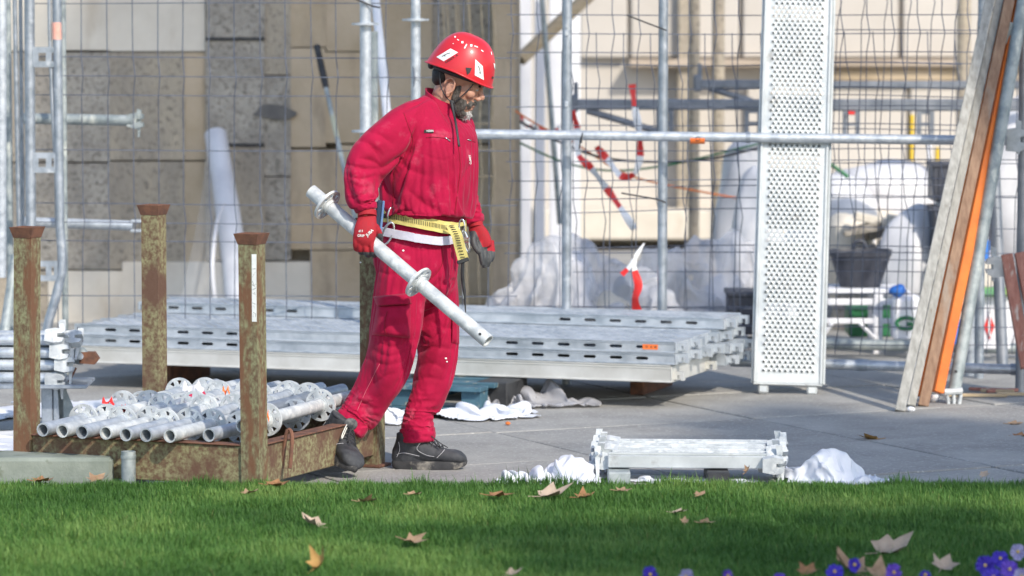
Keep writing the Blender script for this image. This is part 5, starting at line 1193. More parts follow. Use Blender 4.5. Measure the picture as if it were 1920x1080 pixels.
JF = [([(770, 279), (748, 299), (717, 316)], 5.5, -.016, None), ([(717, 314), (700, 303), (677, 297)], 4.5, -.012, (-1, -.1)), ([(716, 306), (704, 284), (688, 272)], 4.5, -.010, None), ([(712, 316), (684, 317), (652, 309)], 4, -.010, (-1, -.1)),
      ([(703, 329), (680, 336), (655, 330)], 3, -.008, (-1, -.1)), ([(700, 348), (676, 351), (660, 343)], 3, -.006, (-1, -.1)), ([(696, 357), (672, 369), (650, 371)], 3, -.006, (-1, -.1)), ([(698, 380), (672, 380)], 3, -.005, (-1, -.1)),
      ([(775, 268), (765, 232), (757, 212)], 3, -.004, None), ([(757, 207), (781, 194), (802, 184)], 4.5, -.011, None), ([(722, 206), (707, 224), (690, 236)], 5, -.008, None), ([(680, 242), (710, 252), (733, 268)], 6, -.008, None), ([(664, 262), (690, 268), (716, 290)], 5, -.009, None),
      ([(739, 318), (736, 345), (738, 372)], 3, -.005, None), ([(712, 322), (725, 357), (757, 390)], 6, -.010, None), ([(770, 290), (792, 276), (806, 262)], 5, -.007, None), ([(766, 357), (798, 384), (830, 402)], 6, -.009, None), ([(745, 300), (768, 318), (800, 330)], 6, -.007, None),
      ([(862, 300), (858, 350), (852, 395)], 2.5, -.005, None), ([(890, 300), (872, 325), (858, 365)], 5, -.006, None), ([(835, 330), (848, 360), (846, 398)], 5, -.005, None), ([(800, 345), (815, 372), (818, 402)], 5, -.006, None),
      ([(803, 249), (845, 257)], 2, -.003, None), ([(796, 255), (798, 290), (832, 300), (856, 290)], 2, -.0025, None), ([(878, 262), (893, 266)], 2, -.003, None)]
JF += [([(735+i*12.5, 408-(i % 3)), (733+i*12.5+random.uniform(-4, 4), 385-random.uniform(0, 14))], 2.6, -.006, None) for i in range(11)]
JF += [([(662+i*4.6, 404), (664+i*4.2, 388)], 1.5, -.004, (-1, -.1)) for i in range(9)]
JF += [([(878, 345), (895, 352)], 3, -.006, (.1, 1)), ([(876, 362), (900, 372)], 3, -.006, (.1, 1)), ([(880, 390), (905, 396)], 3, -.006, (.1, 1)), ([(884, 408), (904, 412)], 2.5, -.005, (.1, 1))]
apply_folds(jme, JF, .85)
jacket = pmesh('jacket', jme, MC)
# collar
cb = MB(); ctop, cbot = [], []
cc0, cc1 = P(829, 203, -.005), P(826, 183, -.01)
ax = (cc1-cc0).normalized(); fx_ = (fdir+Vector((0, 0, -.55))).normalized()
def cring(c, a_, b_, seg=32): return [c+fx_*a_*math.cos(2*math.pi*j/seg)+ldir*b_*math.sin(2*math.pi*j/seg) for j in range(seg)]
cb.loft([cring(cc0+Vector((-.004, 0, -.012)), .088, .098), cring(cc0, .078, .086), cring(cc1+Vector((.002, 0, .006)), .071, .074), cring(cc1+Vector((.002, 0, .008)), .066, .069), cring(cc0, .070, .078)], cap=False)
cme = mkmesh('collar', cb.v, cb.f, 60); add_noise(cme, .003, 22); pmesh('collar', cme, MC)
# zip line, pocket welts, name patch, zip pullers
def on_surf(me_obj, px, py, lift=.002):  # hit the visible surface of a garment at a pixel
    d = ray(px, py).normalized(); o_ = Vector((0, CAMY, CAMZ))
    inv = WM[me_obj].inverted(); ok, loc, nor, idx = me_obj.ray_cast(inv @ o_, d)
    if not ok: return P(px, py, -.2), Vector((0, -1, 0))
    return WM[me_obj] @ loc+nor*lift, nor
bpy.context.view_layer.update()
def surf_line(name, pts, r, m, obj=None, lift=.001, par=None, n=16):
    pp = catmull([(x, y, 0) for x, y in pts], n); w_ = [on_surf(obj or jacket, q.x, q.y, lift)[0] for q in pp]
    o = MB().tube(w_, r, n=5).build(name, m, par or person, smooth=180); return o
MSEW = mat('dark_red_seam', (.20, .003, .016), (.26, .005, .02), rough=.9)
surf_line('zip', [(858, 270), (863, 310), (858, 360), (853, 400)], .0018, MSEW)
surf_line('pocket_welt', [(799, 258), (815, 257), (833, 259), (847, 259)], .0014, MSEW); surf_line('pocket_welt', [(876, 263), (884, 264), (891, 267)], .0014, MSEW)
for (a_, b_) in (((834, 258), (844, 265)), ((876, 262), (882, 264))): surf_line('zip_puller', [a_, b_], .0022, MSTEEL, lift=.003, n=4)
surf_line('shoulder_seam', [(757, 212), (765, 235), (774, 262), (770, 285)], .0013, MSEW)
surf_line('side_seam', [(741, 318), (737, 345), (738, 385)], .0013, MSEW)
def patch(name, cpx, cpy, wpx, hpx, m, obj, lift=.002, ang=0., par=None):
    n_ = 5; v = []
    for j in range(3):
        for i in range(n_):
            u, vv = (i/(n_-1)-.5)*wpx, (j/2-.5)*hpx; ca, sa = math.cos(ang), math.sin(ang)
            v.append(on_surf(obj, cpx+u*ca-vv*sa, cpy+u*sa+vv*ca, lift)[0])
    f = [(j*n_+i, (j+1)*n_+i, (j+1)*n_+i+1, j*n_+i+1) for j in range(2) for i in range(n_-1)]
    return MB().add(v, f).build(name, m, par or person, smooth=180)
np_ = patch('name_patch', 804, 246.5, 17, 6, MHAIR, jacket, .003)
def surf_text(name, txt, cpx, cpy, size_px, m, obj, ang=0., lift=.004, par=None, Yref=-.2, bold=True):
    me = text_mesh(txt, size_px/S(Yref), .0002, bold); c, nr = on_surf(obj, cpx, cpy, lift); nr = (nr*.6+Vector((0, -1, 0))*.4).normalized()
    z = nr; x = Vector((1, 0, 0)); x = (x-z*x.dot(z)).normalized(); y = z.cross(x)
    m3 = Matrix((x, y, z)).transposed().to_4x4(); m3 = Matrix.Translation(c) @ m3 @ Matrix.Rotation(ang, 4, 'Z'); me.transform(m3)
    return pmesh(name, me, m, par or person)
surf_text('patch_lettering', 'VESRA', 807, 246.3, 5, M['sticker'], jacket, lift=.0055)
surf_text('chest_lettering', 'CLIMET', 880, 299, 5.5, M['sticker'], jacket, ang=R(97), lift=.005)

# --- trousers
tb = MB()
tr = [(386, 727, 864, .16), (405, 720, 864, .165), (430, 712, 862, .172), (455, 702, 860, .178), (482, 697, 860, .178), (505, 700, 860, .165), (525, 712, 856, .14)]
tb.loft([body_ring(py, xl, xr, 0, b, tilt=.1) for py, xl, xr, b in tr])
A2 = BR_O+bx_u*.135
limb(tb, [P(753, 470, -.09), P(750, 540, -.10), P(746, 600, -.115), P(738, 650, -.12), P(708, 705, -.06), P(682, 755, -.05), P(663, 785, -.07), P(650, 806, -.08)],
     [.095, .108, .108, .098, .084, .078, .076, .078], n=100, seg=44)
limb(tb, [P(806, 470, .08), P(812, 540, .08), P(822, 600, .075), P(825, 650, .07), P(806, 712, .07), P(787, 770, .06), P(783, 808, .055), P(784, 830, .05)],
     [.10, .108, .092, .080, .071, .066, .076, .070], n=100, seg=44)
tme = garment(tb, .0105, tpin, grow=.075, frames=14, off=.016, bend=.15, stiff=10)
add_noise(tme, .002, 24, (1, 1, .8))

NR, FR2 = (-1, .01), (-.02, 1)
TF = [([(833, 462), (828, 500), (800, 530), (785, 545)], 4, -.010, None), ([(705, 505), (730, 515), (762, 508)], 4.5, -.008, None), ([(707, 640), (738, 651), (776, 636)], 5, -.012, NR), ([(698, 655), (730, 668), (770, 655)], 4.5, -.010, NR), ([(690, 672), (720, 684), (752, 680)], 4.5, -.008, NR),
      ([(790, 560), (796, 600), (786, 640)], 5, -.006, NR), ([(707, 689), (694, 716), (680, 742)], 2.5, .005, NR), ([(668, 722), (658, 751), (644, 776)], 4.5, -.009, NR), ([(648, 766), (666, 786), (688, 792)], 4.5, -.011, NR), ([(640, 782), (660, 797), (680, 800)], 4, -.010, NR), ([(690, 726), (722, 706), (736, 700)], 4.5, -.008, NR), ([(672, 760), (700, 752), (716, 738)], 4.5, -.008, NR),
      ([(780, 662), (809, 651), (848, 655)], 5, -.012, FR2), ([(775, 690), (806, 681), (830, 690)], 5, -.010, FR2), ([(768, 716), (800, 708), (826, 712)], 5, -.009, FR2), ([(828, 716), (800, 751), (770, 762)], 5, -.008, FR2), ([(757, 778), (790, 793), (818, 786)], 4.5, -.013, FR2), ([(750, 809), (782, 803), (820, 810)], 4.2, -.014, FR2), ([(748, 822), (787, 818), (815, 820)], 3.2, -.010, FR2), ([(795, 735), (778, 770), (766, 798)], 5, -.008, FR2),
      ([(800, 540), (835, 560), (856, 580)], 6, -.008, FR2), ([(805, 600), (835, 615), (860, 612)], 5, -.008, FR2), ([(850, 470), (846, 520), (840, 560)], 5, -.006, None), ([(720, 455), (740, 480), (745, 510)], 5, -.006, None), ([(760, 462), (790, 470), (830, 462)], 5, -.006, None)]
apply_folds(tme, TF)
trousers = pmesh('trousers', tme, MC); bpy.context.view_layer.update()
# cargo pocket as a puffed bag on the near thigh
def puff(name, corners, m, obj, par, thick=.02, lift=.003, n_=14):
    v = []; (x0, y0), (x1, y1), (x2, y2), (x3, y3) = corners
    for j in range(n_+1):
        for i in range(n_+1):
            u, w_ = i/n_, j/n_
            px = (x0*(1-u)+x1*u)*(1-w_)+(x3*(1-u)+x2*u)*w_; py = (y0*(1-u)+y1*u)*(1-w_)+(y3*(1-u)+y2*u)*w_
            e = min(1, 9*min(u, 1-u, w_, 1-w_)); q = on_surf(obj, px, py, lift)[0]
            q = q+Vector((0, -thick*(e**.4)*(1+.35*noise.noise((px*.06, py*.06, 3))), 0)); v.append(q)
    f = [(j*(n_+1)+i, (j+1)*(n_+1)+i, (j+1)*(n_+1)+i+1, j*(n_+1)+i+1) for j in range(n_) for i in range(n_)]
    o = MB().add(v, f).build(name, m, par, smooth=180); return o
pk = puff('cargo_pocket', [(708, 572), (770, 568), (768, 634), (698, 628)], MC, trousers, person, .030)
fl_ = puff('pocket_flap', [(700, 556), (770, 549), (771, 570), (708, 574)], MC, trousers, person, .040)
surf_line('pocket_seam', [(727, 584), (722, 605), (724, 628)], .0013, MSEW, pk, .002)
surf_line('fly_seam', [(828, 462), (830, 490), (822, 508), (806, 524)], .0014, MSEW, trousers)
surf_line('leg_seam', [(712, 682), (697, 712), (684, 738), (670, 770)], .0014, mat('pale_red_seam', (.55, .09, .14), (.62, .14, .2), rough=.9), trousers)
puff('cargo_pocket', [(848, 575), (858, 575), (860, 645), (846, 642)], MC, trousers, person, .012)
for (x, y, r) in ((756, 470, .005), (753, 590, .006), (836, 672, .005), (838, 678, .004), (676, 492, .004)):
    q, nn = on_surf(trousers, x, y, .0015); MB().ell(q, (r, .0015, r*.8), nu=8, nv=5).build('plaster_speck', M['sticker'], person)

# --- belt, tied cloth, harness hardware
def waist_band(name, pts, hgt, m, obj, lift=.008, thick=.004, par=None, back=True):
    pp = catmull([(x, y, 0) for x, y in pts], 40); vs = []
    for q in pp:
        a_, n1 = on_surf(obj, q.x, q.y, lift)
        vs.append(a_)
    b = MB(); v = []
    for i, c in enumerate(vs):
        t = (vs[min(i+1, 39)]-vs[max(i-1, 0)]).normalized(); o_ = t.cross(Vector((0, 0, 1))).normalized()
        if o_.y > 0: o_ = -o_
        u = Vector((0, 0, 1))
        v += [c+u*hgt/2, c-u*hgt/2, c-u*hgt/2+o_*thick, c+u*hgt/2+o_*thick]
    f = []
    for i in range(39):
        for k in range(4): f.append((i*4+k, i*4+(k+1) % 4, (i+1)*4+(k+1) % 4, (i+1)*4+k))
    f += [(3, 2, 1, 0), tuple(39*4+k for k in range(4))]
    return b.add(v, f).build(name, m, par or person, smooth=40), vs
wb = MB(); 
lower = [(726, 407), (742, 409), (780, 416), (815, 423), (838, 427), (856, 427), (863, 422)]
# the band runs just outside the trousers' waist; cast against a joined waist surface
belt, bvs = waist_band('belt', lower, .050, MYEL, trousers, .022, .004)
for k in (-1, 1):
    b = MB(); vv = [p+Vector((0, -.0055, k*.0205)) for p in bvs]
st_ = MB()
for i in range(0, 39):
    for h_ in (0, 1):
        if i > 33: break
        p = bvs[i].lerp(bvs[i+1], .5*h_); t = (bvs[i+1]-bvs[i]).normalized(); o_ = t.cross(Vector((0, 0, 1)));
        if o_.y > 0: o_ = -o_
        c = p+o_*.0052; st_.box(c, (.0022, .0015, .018), Matrix((t, -o_, Vector((0, 0, 1)))).transposed())
tag(st_.build('belt_stitching', MHAIR, belt, smooth=0), kind='stuff')
surf_c = bvs[32]
bk = MB(); c = P(835, 426, bvs[31].y-.014)
for (dx, dz, sx_, sz_) in ((-.016, 0, .008, .062), (.016, 0, .008, .062), (0, .029, .036, .008), (0, -.029, .036, .008), (0, .0, .034, .014)): bk.box(c+Vector((dx, 0, dz)), (sx_, .01, sz_), bev=.002)
bkm = remesh(bk, .0025, 1); pmesh('buckle', bkm, M['black_rubber'], belt)
# hanging strap end
sp = catmull([P(846, 422, -.20), P(856, 440, -.225), P(862, 462, -.22), P(869, 488, -.215)], 16); v = []
for i, p in enumerate(sp):
    o_ = Vector((.022, -.004, .004)); v += [p-o_, p+o_, p+o_+Vector((0, .004, 0)), p-o_+Vector((0, .004, 0))]
f = [(i*4+k, i*4+(k+1) % 4, (i+1)*4+(k+1) % 4, (i+1)*4+k) for i in range(15) for k in range(4)]+[(3, 2, 1, 0), (60, 61, 62, 63)]
strap = MB().add(v, f).build('belt_strap', MYEL, person, smooth=40)
st2 = MB()
for i in range(15):
    p = sp[i].lerp(sp[i+1], .5); st2.box(p+Vector((0, -.003, 0)), (.018, .002, .0028))
tag(st2.build('strap_stitching', MHAIR, strap, smooth=0), kind='stuff')
MB().box(P(868, 489, -.217), (.05, .012, .016), Matrix.Rotation(R(-20), 3, 'Y'), bev=.003).build('strap_end', M['black_rubber'], strap, smooth=0)
MB().tube(catmull([P(868, 490, -.21), P(867, 520, -.2), P(871, 550, -.19), P(873, 586, -.19)], 12), [.007]*8+[.005, .004, .003, .002], n=8).build('lanyard', M['black_rubber'], person)
MB().tube(catmull([P(866, 490, -.2), P(866, 530, -.19), P(869, 560, -.19)], 10), .003, n=6).build('lanyard_cord', M['galv_old'], person)
cl, cvs = waist_band('tied_cloth', [(716, 434), (732, 437), (765, 443), (800, 449), (830, 451), (846, 447)], .034, M['lilac_rope'], trousers, .012, .012)
wd, wv = waist_band('waist_pad', [(728, 390), (734, 394), (742, 399), (752, 402)], .075, M['black_rubber'], trousers, .006, .006)
def ringtube(name, c, rx, rz, r, m, par, n=24, tilt=0., yaw=0.):
    rot = Matrix.Rotation(tilt, 3, 'Y') @ Matrix.Rotation(yaw, 3, 'Z')
    pts = [Vector(c)+rot @ Vector((rx*math.cos(2*math.pi*k/n), 0, rz*math.sin(2*math.pi*k/n))) for k in range(n)]
    return MB().tube(pts, r, n=8, closed=True).build(name, m, par, smooth=180)
bY = bvs[4].y-.02
ringtube('belt_ring', P(732, 404, bY), .012, .032, .0035, MSTEEL, belt, tilt=R(8), yaw=R(40))
ringtube('carabiner', P(727, 438, bY-.012), .020, .048, .0048, MSTEEL, person, tilt=R(22))
ringtube('belt_ring', P(866, 425, -.17), .012, .03, .0035, MSTEEL, belt, yaw=R(-20)); ringtube('carabiner', P(873, 452, -.15), .010, .045, .0045, MSTEEL, person, tilt=R(-14))
MB().tube([P(866, 450, -.16), P(880, 450, -.17)], .011, n=10).build('clip_bolt', MSTEEL, person)
MB().box(P(710, 402, -.20), (.028, .05, .115), Matrix.Rotation(R(6), 3, 'Y'), bev=.008).build('tool_pouch', mat('navy_pouch', (.02, .035, .07), (.03, .05, .10), rough=.8), person, smooth=0)
MB().box(P(716.5, 404, -.222), (.010, .012, .12), Matrix.Rotation(R(6), 3, 'Y'), bev=.003).build('pouch_trim', mat('blue_trim', (.10, .20, .42), (.16, .28, .5), rough=.7), person, smooth=0)

# --- helmet
hb = MB(); rings = []; nu = 56
def hrad(t, s):                           # t angle round (0 = front), s 0 rim .. 1 crown
    c, sn = math.cos(t), math.sin(t)
    ax_ = .139 if c > 0 else .134
    return ax_*c, .118*sn
NV = 22
for i in range(NV+1):
    s = i/NV; ph = s*math.pi/2*.985; rr = math.cos(ph)**.78; zz = .152*math.sin(ph)**1.05
    ring = []
    for j in range(nu):
        t = 2*math.pi*j/nu; x, y = hrad(t, s); c = math.cos(t)
        rim = -.012*(1-s)**3*(1+.4*math.cos(2*t+.4))-(.010*max(0, -c)*(1-s)**2)
        peak = .009*max(0, c)**4*(1-s)**6; bk_ = .010*max(0, -c)**3*(1-s)**8
        ridge = 1+.018*math.exp(-(abs(y)/.02)**2)*math.sin(ph)*(1-.5*s)+.012*math.exp(-((abs(y)-.06)/.012)**2)*s*(1-s)*2
        ring.append(H((x*rr+peak-bk_*1)*ridge, y*rr*ridge, zz*ridge+rim-.004))
    rings.append(ring)
inner = [[HO+(p-HO)*.955+hz_*-.001 for p in rg] for rg in rings[:12]]
hb.loft(list(reversed(inner))+rings, cap=False); hb.add(rings[-1], [tuple(range(nu))])
helmet = hb.build('helmet', MHEL, person, smooth=60); bpy.context.view_layer.update()
lip = [p+(p-HO).normalized()*.002 for p in rings[0]]; MB().tube(lip, .0038, n=8, closed=True).build('helmet_rim', MHEL, helmet, smooth=180)
def hpatch(name, quad, m, lift=.0012, n_=6):
    v = []
    for j in range(n_+1):
        for i in range(n_+1):
            u, w_ = i/n_, j/n_; (x0, y0), (x1, y1), (x2, y2), (x3, y3) = quad
            v.append(on_surf(helmet, (x0*(1-u)+x1*u)*(1-w_)+(x3*(1-u)+x2*u)*w_, (y0*(1-u)+y1*u)*(1-w_)+(y3*(1-u)+y2*u)*w_, lift)[0])
    return MB().add(v, [(j*(n_+1)+i, (j+1)*(n_+1)+i, (j+1)*(n_+1)+i+1, j*(n_+1)+i+1) for j in range(n_) for i in range(n_)]).build(name, m, helmet, smooth=180)
hpatch('sticker', [(818.5, 107), (845, 91), (859, 98.5), (832, 115)], M['sticker']); hpatch('sticker', [(891, 111), (905, 124), (907, 150), (890, 141)], M['sticker'])
hpatch('sticker', [(925, 118), (928, 120), (928, 130), (926, 126)], M['sticker'])
surf_line('sticker_mark', [(830, 106), (838, 101.5), (845, 99.5)], .0011, M['black_ink'], helmet, .003, helmet); surf_line('sticker_mark', [(833, 104), (836, 105.5)], .0009, M['black_ink'], helmet, .003, helmet, 4)
surf_line('sticker_mark', [(896, 123), (899, 130), (900, 138)], .0011, M['black_ink'], helmet, .003, helmet); surf_line('sticker_mark', [(898, 136), (902, 136.5)], .0009, M['black_ink'], helmet, .003, helmet, 4)
for k, ch in enumerate('CADEX.A'):
    x, y = 837+k*3.3, 116.5-k*2.0-.02*k*k
    surf_text('helmet_lettering', ch, x, y, 5.2, M['black_ink'], helmet, ang=R(30), lift=.002, par=helmet, Yref=-.12)
for (x, y, w_, h_, an) in ((853.5, 69.5, 3, 3, 0), (859, 75, 4, 1.6, .5), (867, 79.5, 4, 4, 0), (873, 87, 2.4, 9, .5), (883.5, 85.5, 4, 4, 0), (892.5, 87.5, 7, 1.8, .35), (904, 95.5, 5, 1.8, .6), (850, 82, 2, 1.2, 0), (921, 100, 1.5, 6, -.2)):
    patch('vent_mark', x, y, w_, h_, M['sticker'], helmet, .0015, an, helmet)
hpatch('side_clip', [(873, 126.5), (884.5, 127.5), (881, 136), (876, 140)], M['black_rubber'], .003)
hpatch('side_clip', [(922, 143), (925, 144), (924, 148), (921, 147)], M['black_rubber'], .002)
# head band and rear dial
hbd = [H(.103*math.cos(t)-.004, .083*math.sin(t), -.018-.014*(1-math.cos(t))*.5) for t in [2*math.pi*k/40 for k in range(40)]]
MB().tube(hbd, .009, n=8, closed=True).build('head_band', M['black_rubber'], helmet, smooth=180)
MB().ell(H(-.116, -.012, -.028), (.016, .03, .022), HR).build('rear_dial', M['black_rubber'], helmet)
# chin straps
person_o = person
def hs(*pts, r=.0045, nm='chin_strap', fl=.45):
    return MB().tube(catmull([HF(*p) for p in pts], 16), r, n=8, flat=fl).build(nm, M['black_rubber'], person, smooth=180)
hs((.075, -.068, -.012), (.062, -.071, -.05), (.045, -.070, -.085), (.035, -.066, -.110), r=.005)
hs((-.07, -.075, -.02), (-.045, -.078, -.07), (-.005, -.073, -.105), (.03, -.067, -.115), r=.0024)
hs((.03, -.066, -.112), (.055, -.05, -.150), (.06, 0, -.166), (.055, .05, -.150), r=.003)
MB().ell(HF(.022, -.070, -.113), (.011, .005, .007), HR).build('strap_buckle', M['black_rubber'], person)
MB().tube(catmull([HF(.022, -.074, -.113), P(852, 218, -.13), P(856, 240, -.19), P(861, 275, -.225)], 16), .0052, n=8, flat=.5).build('strap_tail', M['black_rubber'], person, smooth=180)
# hair at the nape, beard made of short tufts
nb_ = MB().ell(H(-.058, 0, -.055), (.044, .069, .050), HR, nu=24, nv=16); nme = mkmesh('nape_hair', nb_.v, nb_.f, 180); add_noise(nme, .003, 60); pmesh('nape_hair', nme, MHAIR)
def beard(name, blobs, m, cnt, seed, ln=.010):
    rnd = random.Random(seed); b = MB()
    for (c, r) in blobs: b.ell(HF(*c), r, HR)
    me = remesh(b, .0035, 3); vs = get_v(me); ns = get_n(me); me2 = MB()
    me2.add([Vector(p) for p in vs], [tuple(p.vertices) for p in me.polygons])
    for _ in range(cnt):
        i = rnd.randrange(len(vs)); p = Vector(vs[i]); n_ = Vector(ns[i]); d = (n_*.7-hz_*.9+hx*.25+Vector((rnd.uniform(-.4, .4), rnd.uniform(-.4, .4), rnd.uniform(-.3, .3)))).normalized()
        s = d.orthogonal().normalized()*.0012; l = ln*rnd.uniform(.5, 1.2)
        me2.add([p-s-n_*.001, p+s-n_*.001, p+d*l], [(0, 1, 2)])
    o = me2.build(name, m, person, smooth=180); return o
beard('beard', [((.045, -.041, -.110), (.036, .013, .036)), ((.045, .041, -.110), (.036, .013, .036)), ((.024, -.0545, -.070), (.015, .006, .042)), ((.024, .0545, -.070), (.015, .006, .042)), ((.055, 0, -.142), (.042, .042, .024)), ((.100, 0, -.089), (.010, .028, .007)), ((.086, -.024, -.10), (.013, .011, .02)), ((.086, .024, -.10), (.013, .011, .02))], MBEARD, 2600, 3, .009)
beard('chin_beard', [((.082, 0, -.140), (.024, .026, .022)), ((.088, 0, -.126), (.013, .017, .008))], MBEARDW, 500, 5, .013)
beard('eyebrows', [((.098, -.032, -.012), (.007, .017, .005)), ((.098, .032, -.012), (.007, .017, .005))], MHAIR, 120, 6, .006)
for s in (-1, 1): MB().ell(HF(.0885, s*.031, -.030), (.0115, .0125, .0085), HR, nu=12, nv=8).build('eye', mat('eye', (.25, .22, .2), (.5, .48, .45), rough=.2), person)

# --- held tube with two rosettes
TA, TBp = P(583, 358, -.16), P(915, 640, -.56)
ht = thing('rosette_tube', 'scaffold tube with two rosettes carried in the gloved hand', 'scaffold tube', TBp)
MB().pipe(TA, TBp, .0285, .0225, n=24).build('tube', M['galv_white'], ht); td = (TBp-TA).normalized()
for px, py in ((614, 384), (786, 530)):
    f = ((px-583)/(915-583)); c = TA.lerp(TBp, f); o = add_rosette(ht, c, td); o.scale = (1.1, 1.02, 1.02)
    MB().pipe(c-td*.022, c+td*.022, .0335, .028, n=20).build('weld_collar', M['galv_white'], ht)
hl = TA.lerp(TBp, .965); hn = Vector((0, -1, .15)); hn = (hn-td*hn.dot(td)).normalized()
MB().tube([hl+hn*.0258, hl+hn*.0291], .0062, n=12).build('pin_hole', M['black_rubber'], ht)

# --- gloves
HC = TA.lerp(TBp, (688-583)/(915-583.))           # tube point inside the fist
def finger(mb, pts, r0, r1): return limb(mb, pts, [r0+(r1-r0)*k/(len(pts)-1) for k in range(len(pts))], n=20, seg=14)
gb = MB(); YH = HC.y
limb(gb, [P(689, 398, YH-.01), P(688, 412, YH-.025), P(686, 428, YH-.038), P(683, 446, YH-.043), P(681, 456, YH-.038)], [.034, .039, .046, .045, .036], n=24, seg=26, squash=.52)
for k, (x0, y0, x1, y1, x2, y2) in enumerate(((667, 449, 667, 461, 672, 466), (674, 453, 675, 467, 681, 472), (684, 456, 687, 472, 692, 476), (696, 452, 699, 472, 703, 477))):
    finger(gb, [P(x0+1, y0-10, YH-.036), P(x0, y0+2, YH-.043), P(x1, y1, YH-.036), P(x1+2, y1+6, YH-.012), P(x2+2, y2, YH+.014), P(x2+4, y2-10, YH+.034)], .0128, .0105)
finger(gb, [P(703, 424, YH-.024), P(710, 436, YH-.012), P(713, 447, YH+.012), P(711, 457, YH+.030)], .0155, .0115)
gme = remesh(gb, .0034, 3); 
glove = pmesh('glove', gme, [MG, MGG])
pxv = topx(get_v(gme)+np.array(po))
for p in gme.polygons:
    q = np.mean([pxv[i] for i in p.vertices], 0); yy = np.mean([get_y for get_y in [gme.vertices[i].co.y for i in p.vertices]])+po.y
    if (yy > YH-.012 and q[1] > 432) or q[1] > 473 or (q[0] > 708 and q[1] > 438): p.material_index = 1
bpy.context.view_layer.update()
MB().tube([P(688, 396, YH-.012), P(688.5, 406, YH-.02)], .0385, n=24).build('glove_cuff', MG, person)
for k, (tx, x, y, an, sz) in enumerate((('d11', 677, 433.5, 0, 6), ('GRIP', 677, 442, -.05, 6.5), ('JUBA', 693, 436.5, .75, 7.5))):
    surf_text('glove_lettering', tx, x, y, sz, M['sticker'], glove, ang=an, lift=.003, Yref=YH)
lb_ = MB(); Yl = .19
limb(lb_, [P(891, 417, Yl+.01), P(893, 428, Yl), P(899, 442, Yl-.005), P(906, 458, Yl-.01), P(910, 466, Yl-.012)], [.029, .034, .042, .040, .032], n=22, seg=24, squash=.55, sdir=(.25, 1, 0))
for (x0, y0, x1, y1, x2, y2, dY) in ((899, 462, 902, 482, 905, 497, -.024), (907, 465, 909, 486, 908, 502, -.012), (915, 463, 918, 484, 914, 499, .004), (921, 459, 924, 477, 920, 490, .018)):
    finger(lb_, [P(x0, y0-8, Yl+dY), P(x0+1, y0, Yl+dY-.004), P(x1, y1, Yl+dY-.012), P(x2, y2, Yl+dY-.002)], .0125, .0095)
finger(lb_, [P(890, 438, Yl-.012), P(887, 450, Yl-.032), P(891, 463, Yl-.04), P(899, 474, Yl-.038)], .016, .0115)
lme = remesh(lb_, .0034, 3); lg = pmesh('glove', lme, [MG, MGG]); pxv = topx(get_v(lme)+np.array(po))
for p in lme.polygons:
    q = np.mean([pxv[i] for i in p.vertices], 0); lim = (q[0]-886)*.95+ (q[1]-430)*-.42
    if lim < 4 and q[1] > 433 or q[1] > 463+.55*abs(q[0]-911)*0+ (8 if q[0] > 914 else 0): p.material_index = 1
MB().tube([P(890.5, 414, Yl+.012), P(892.5, 426, Yl+.004)], .0315, n=24).build('glove_cuff', MG, person)

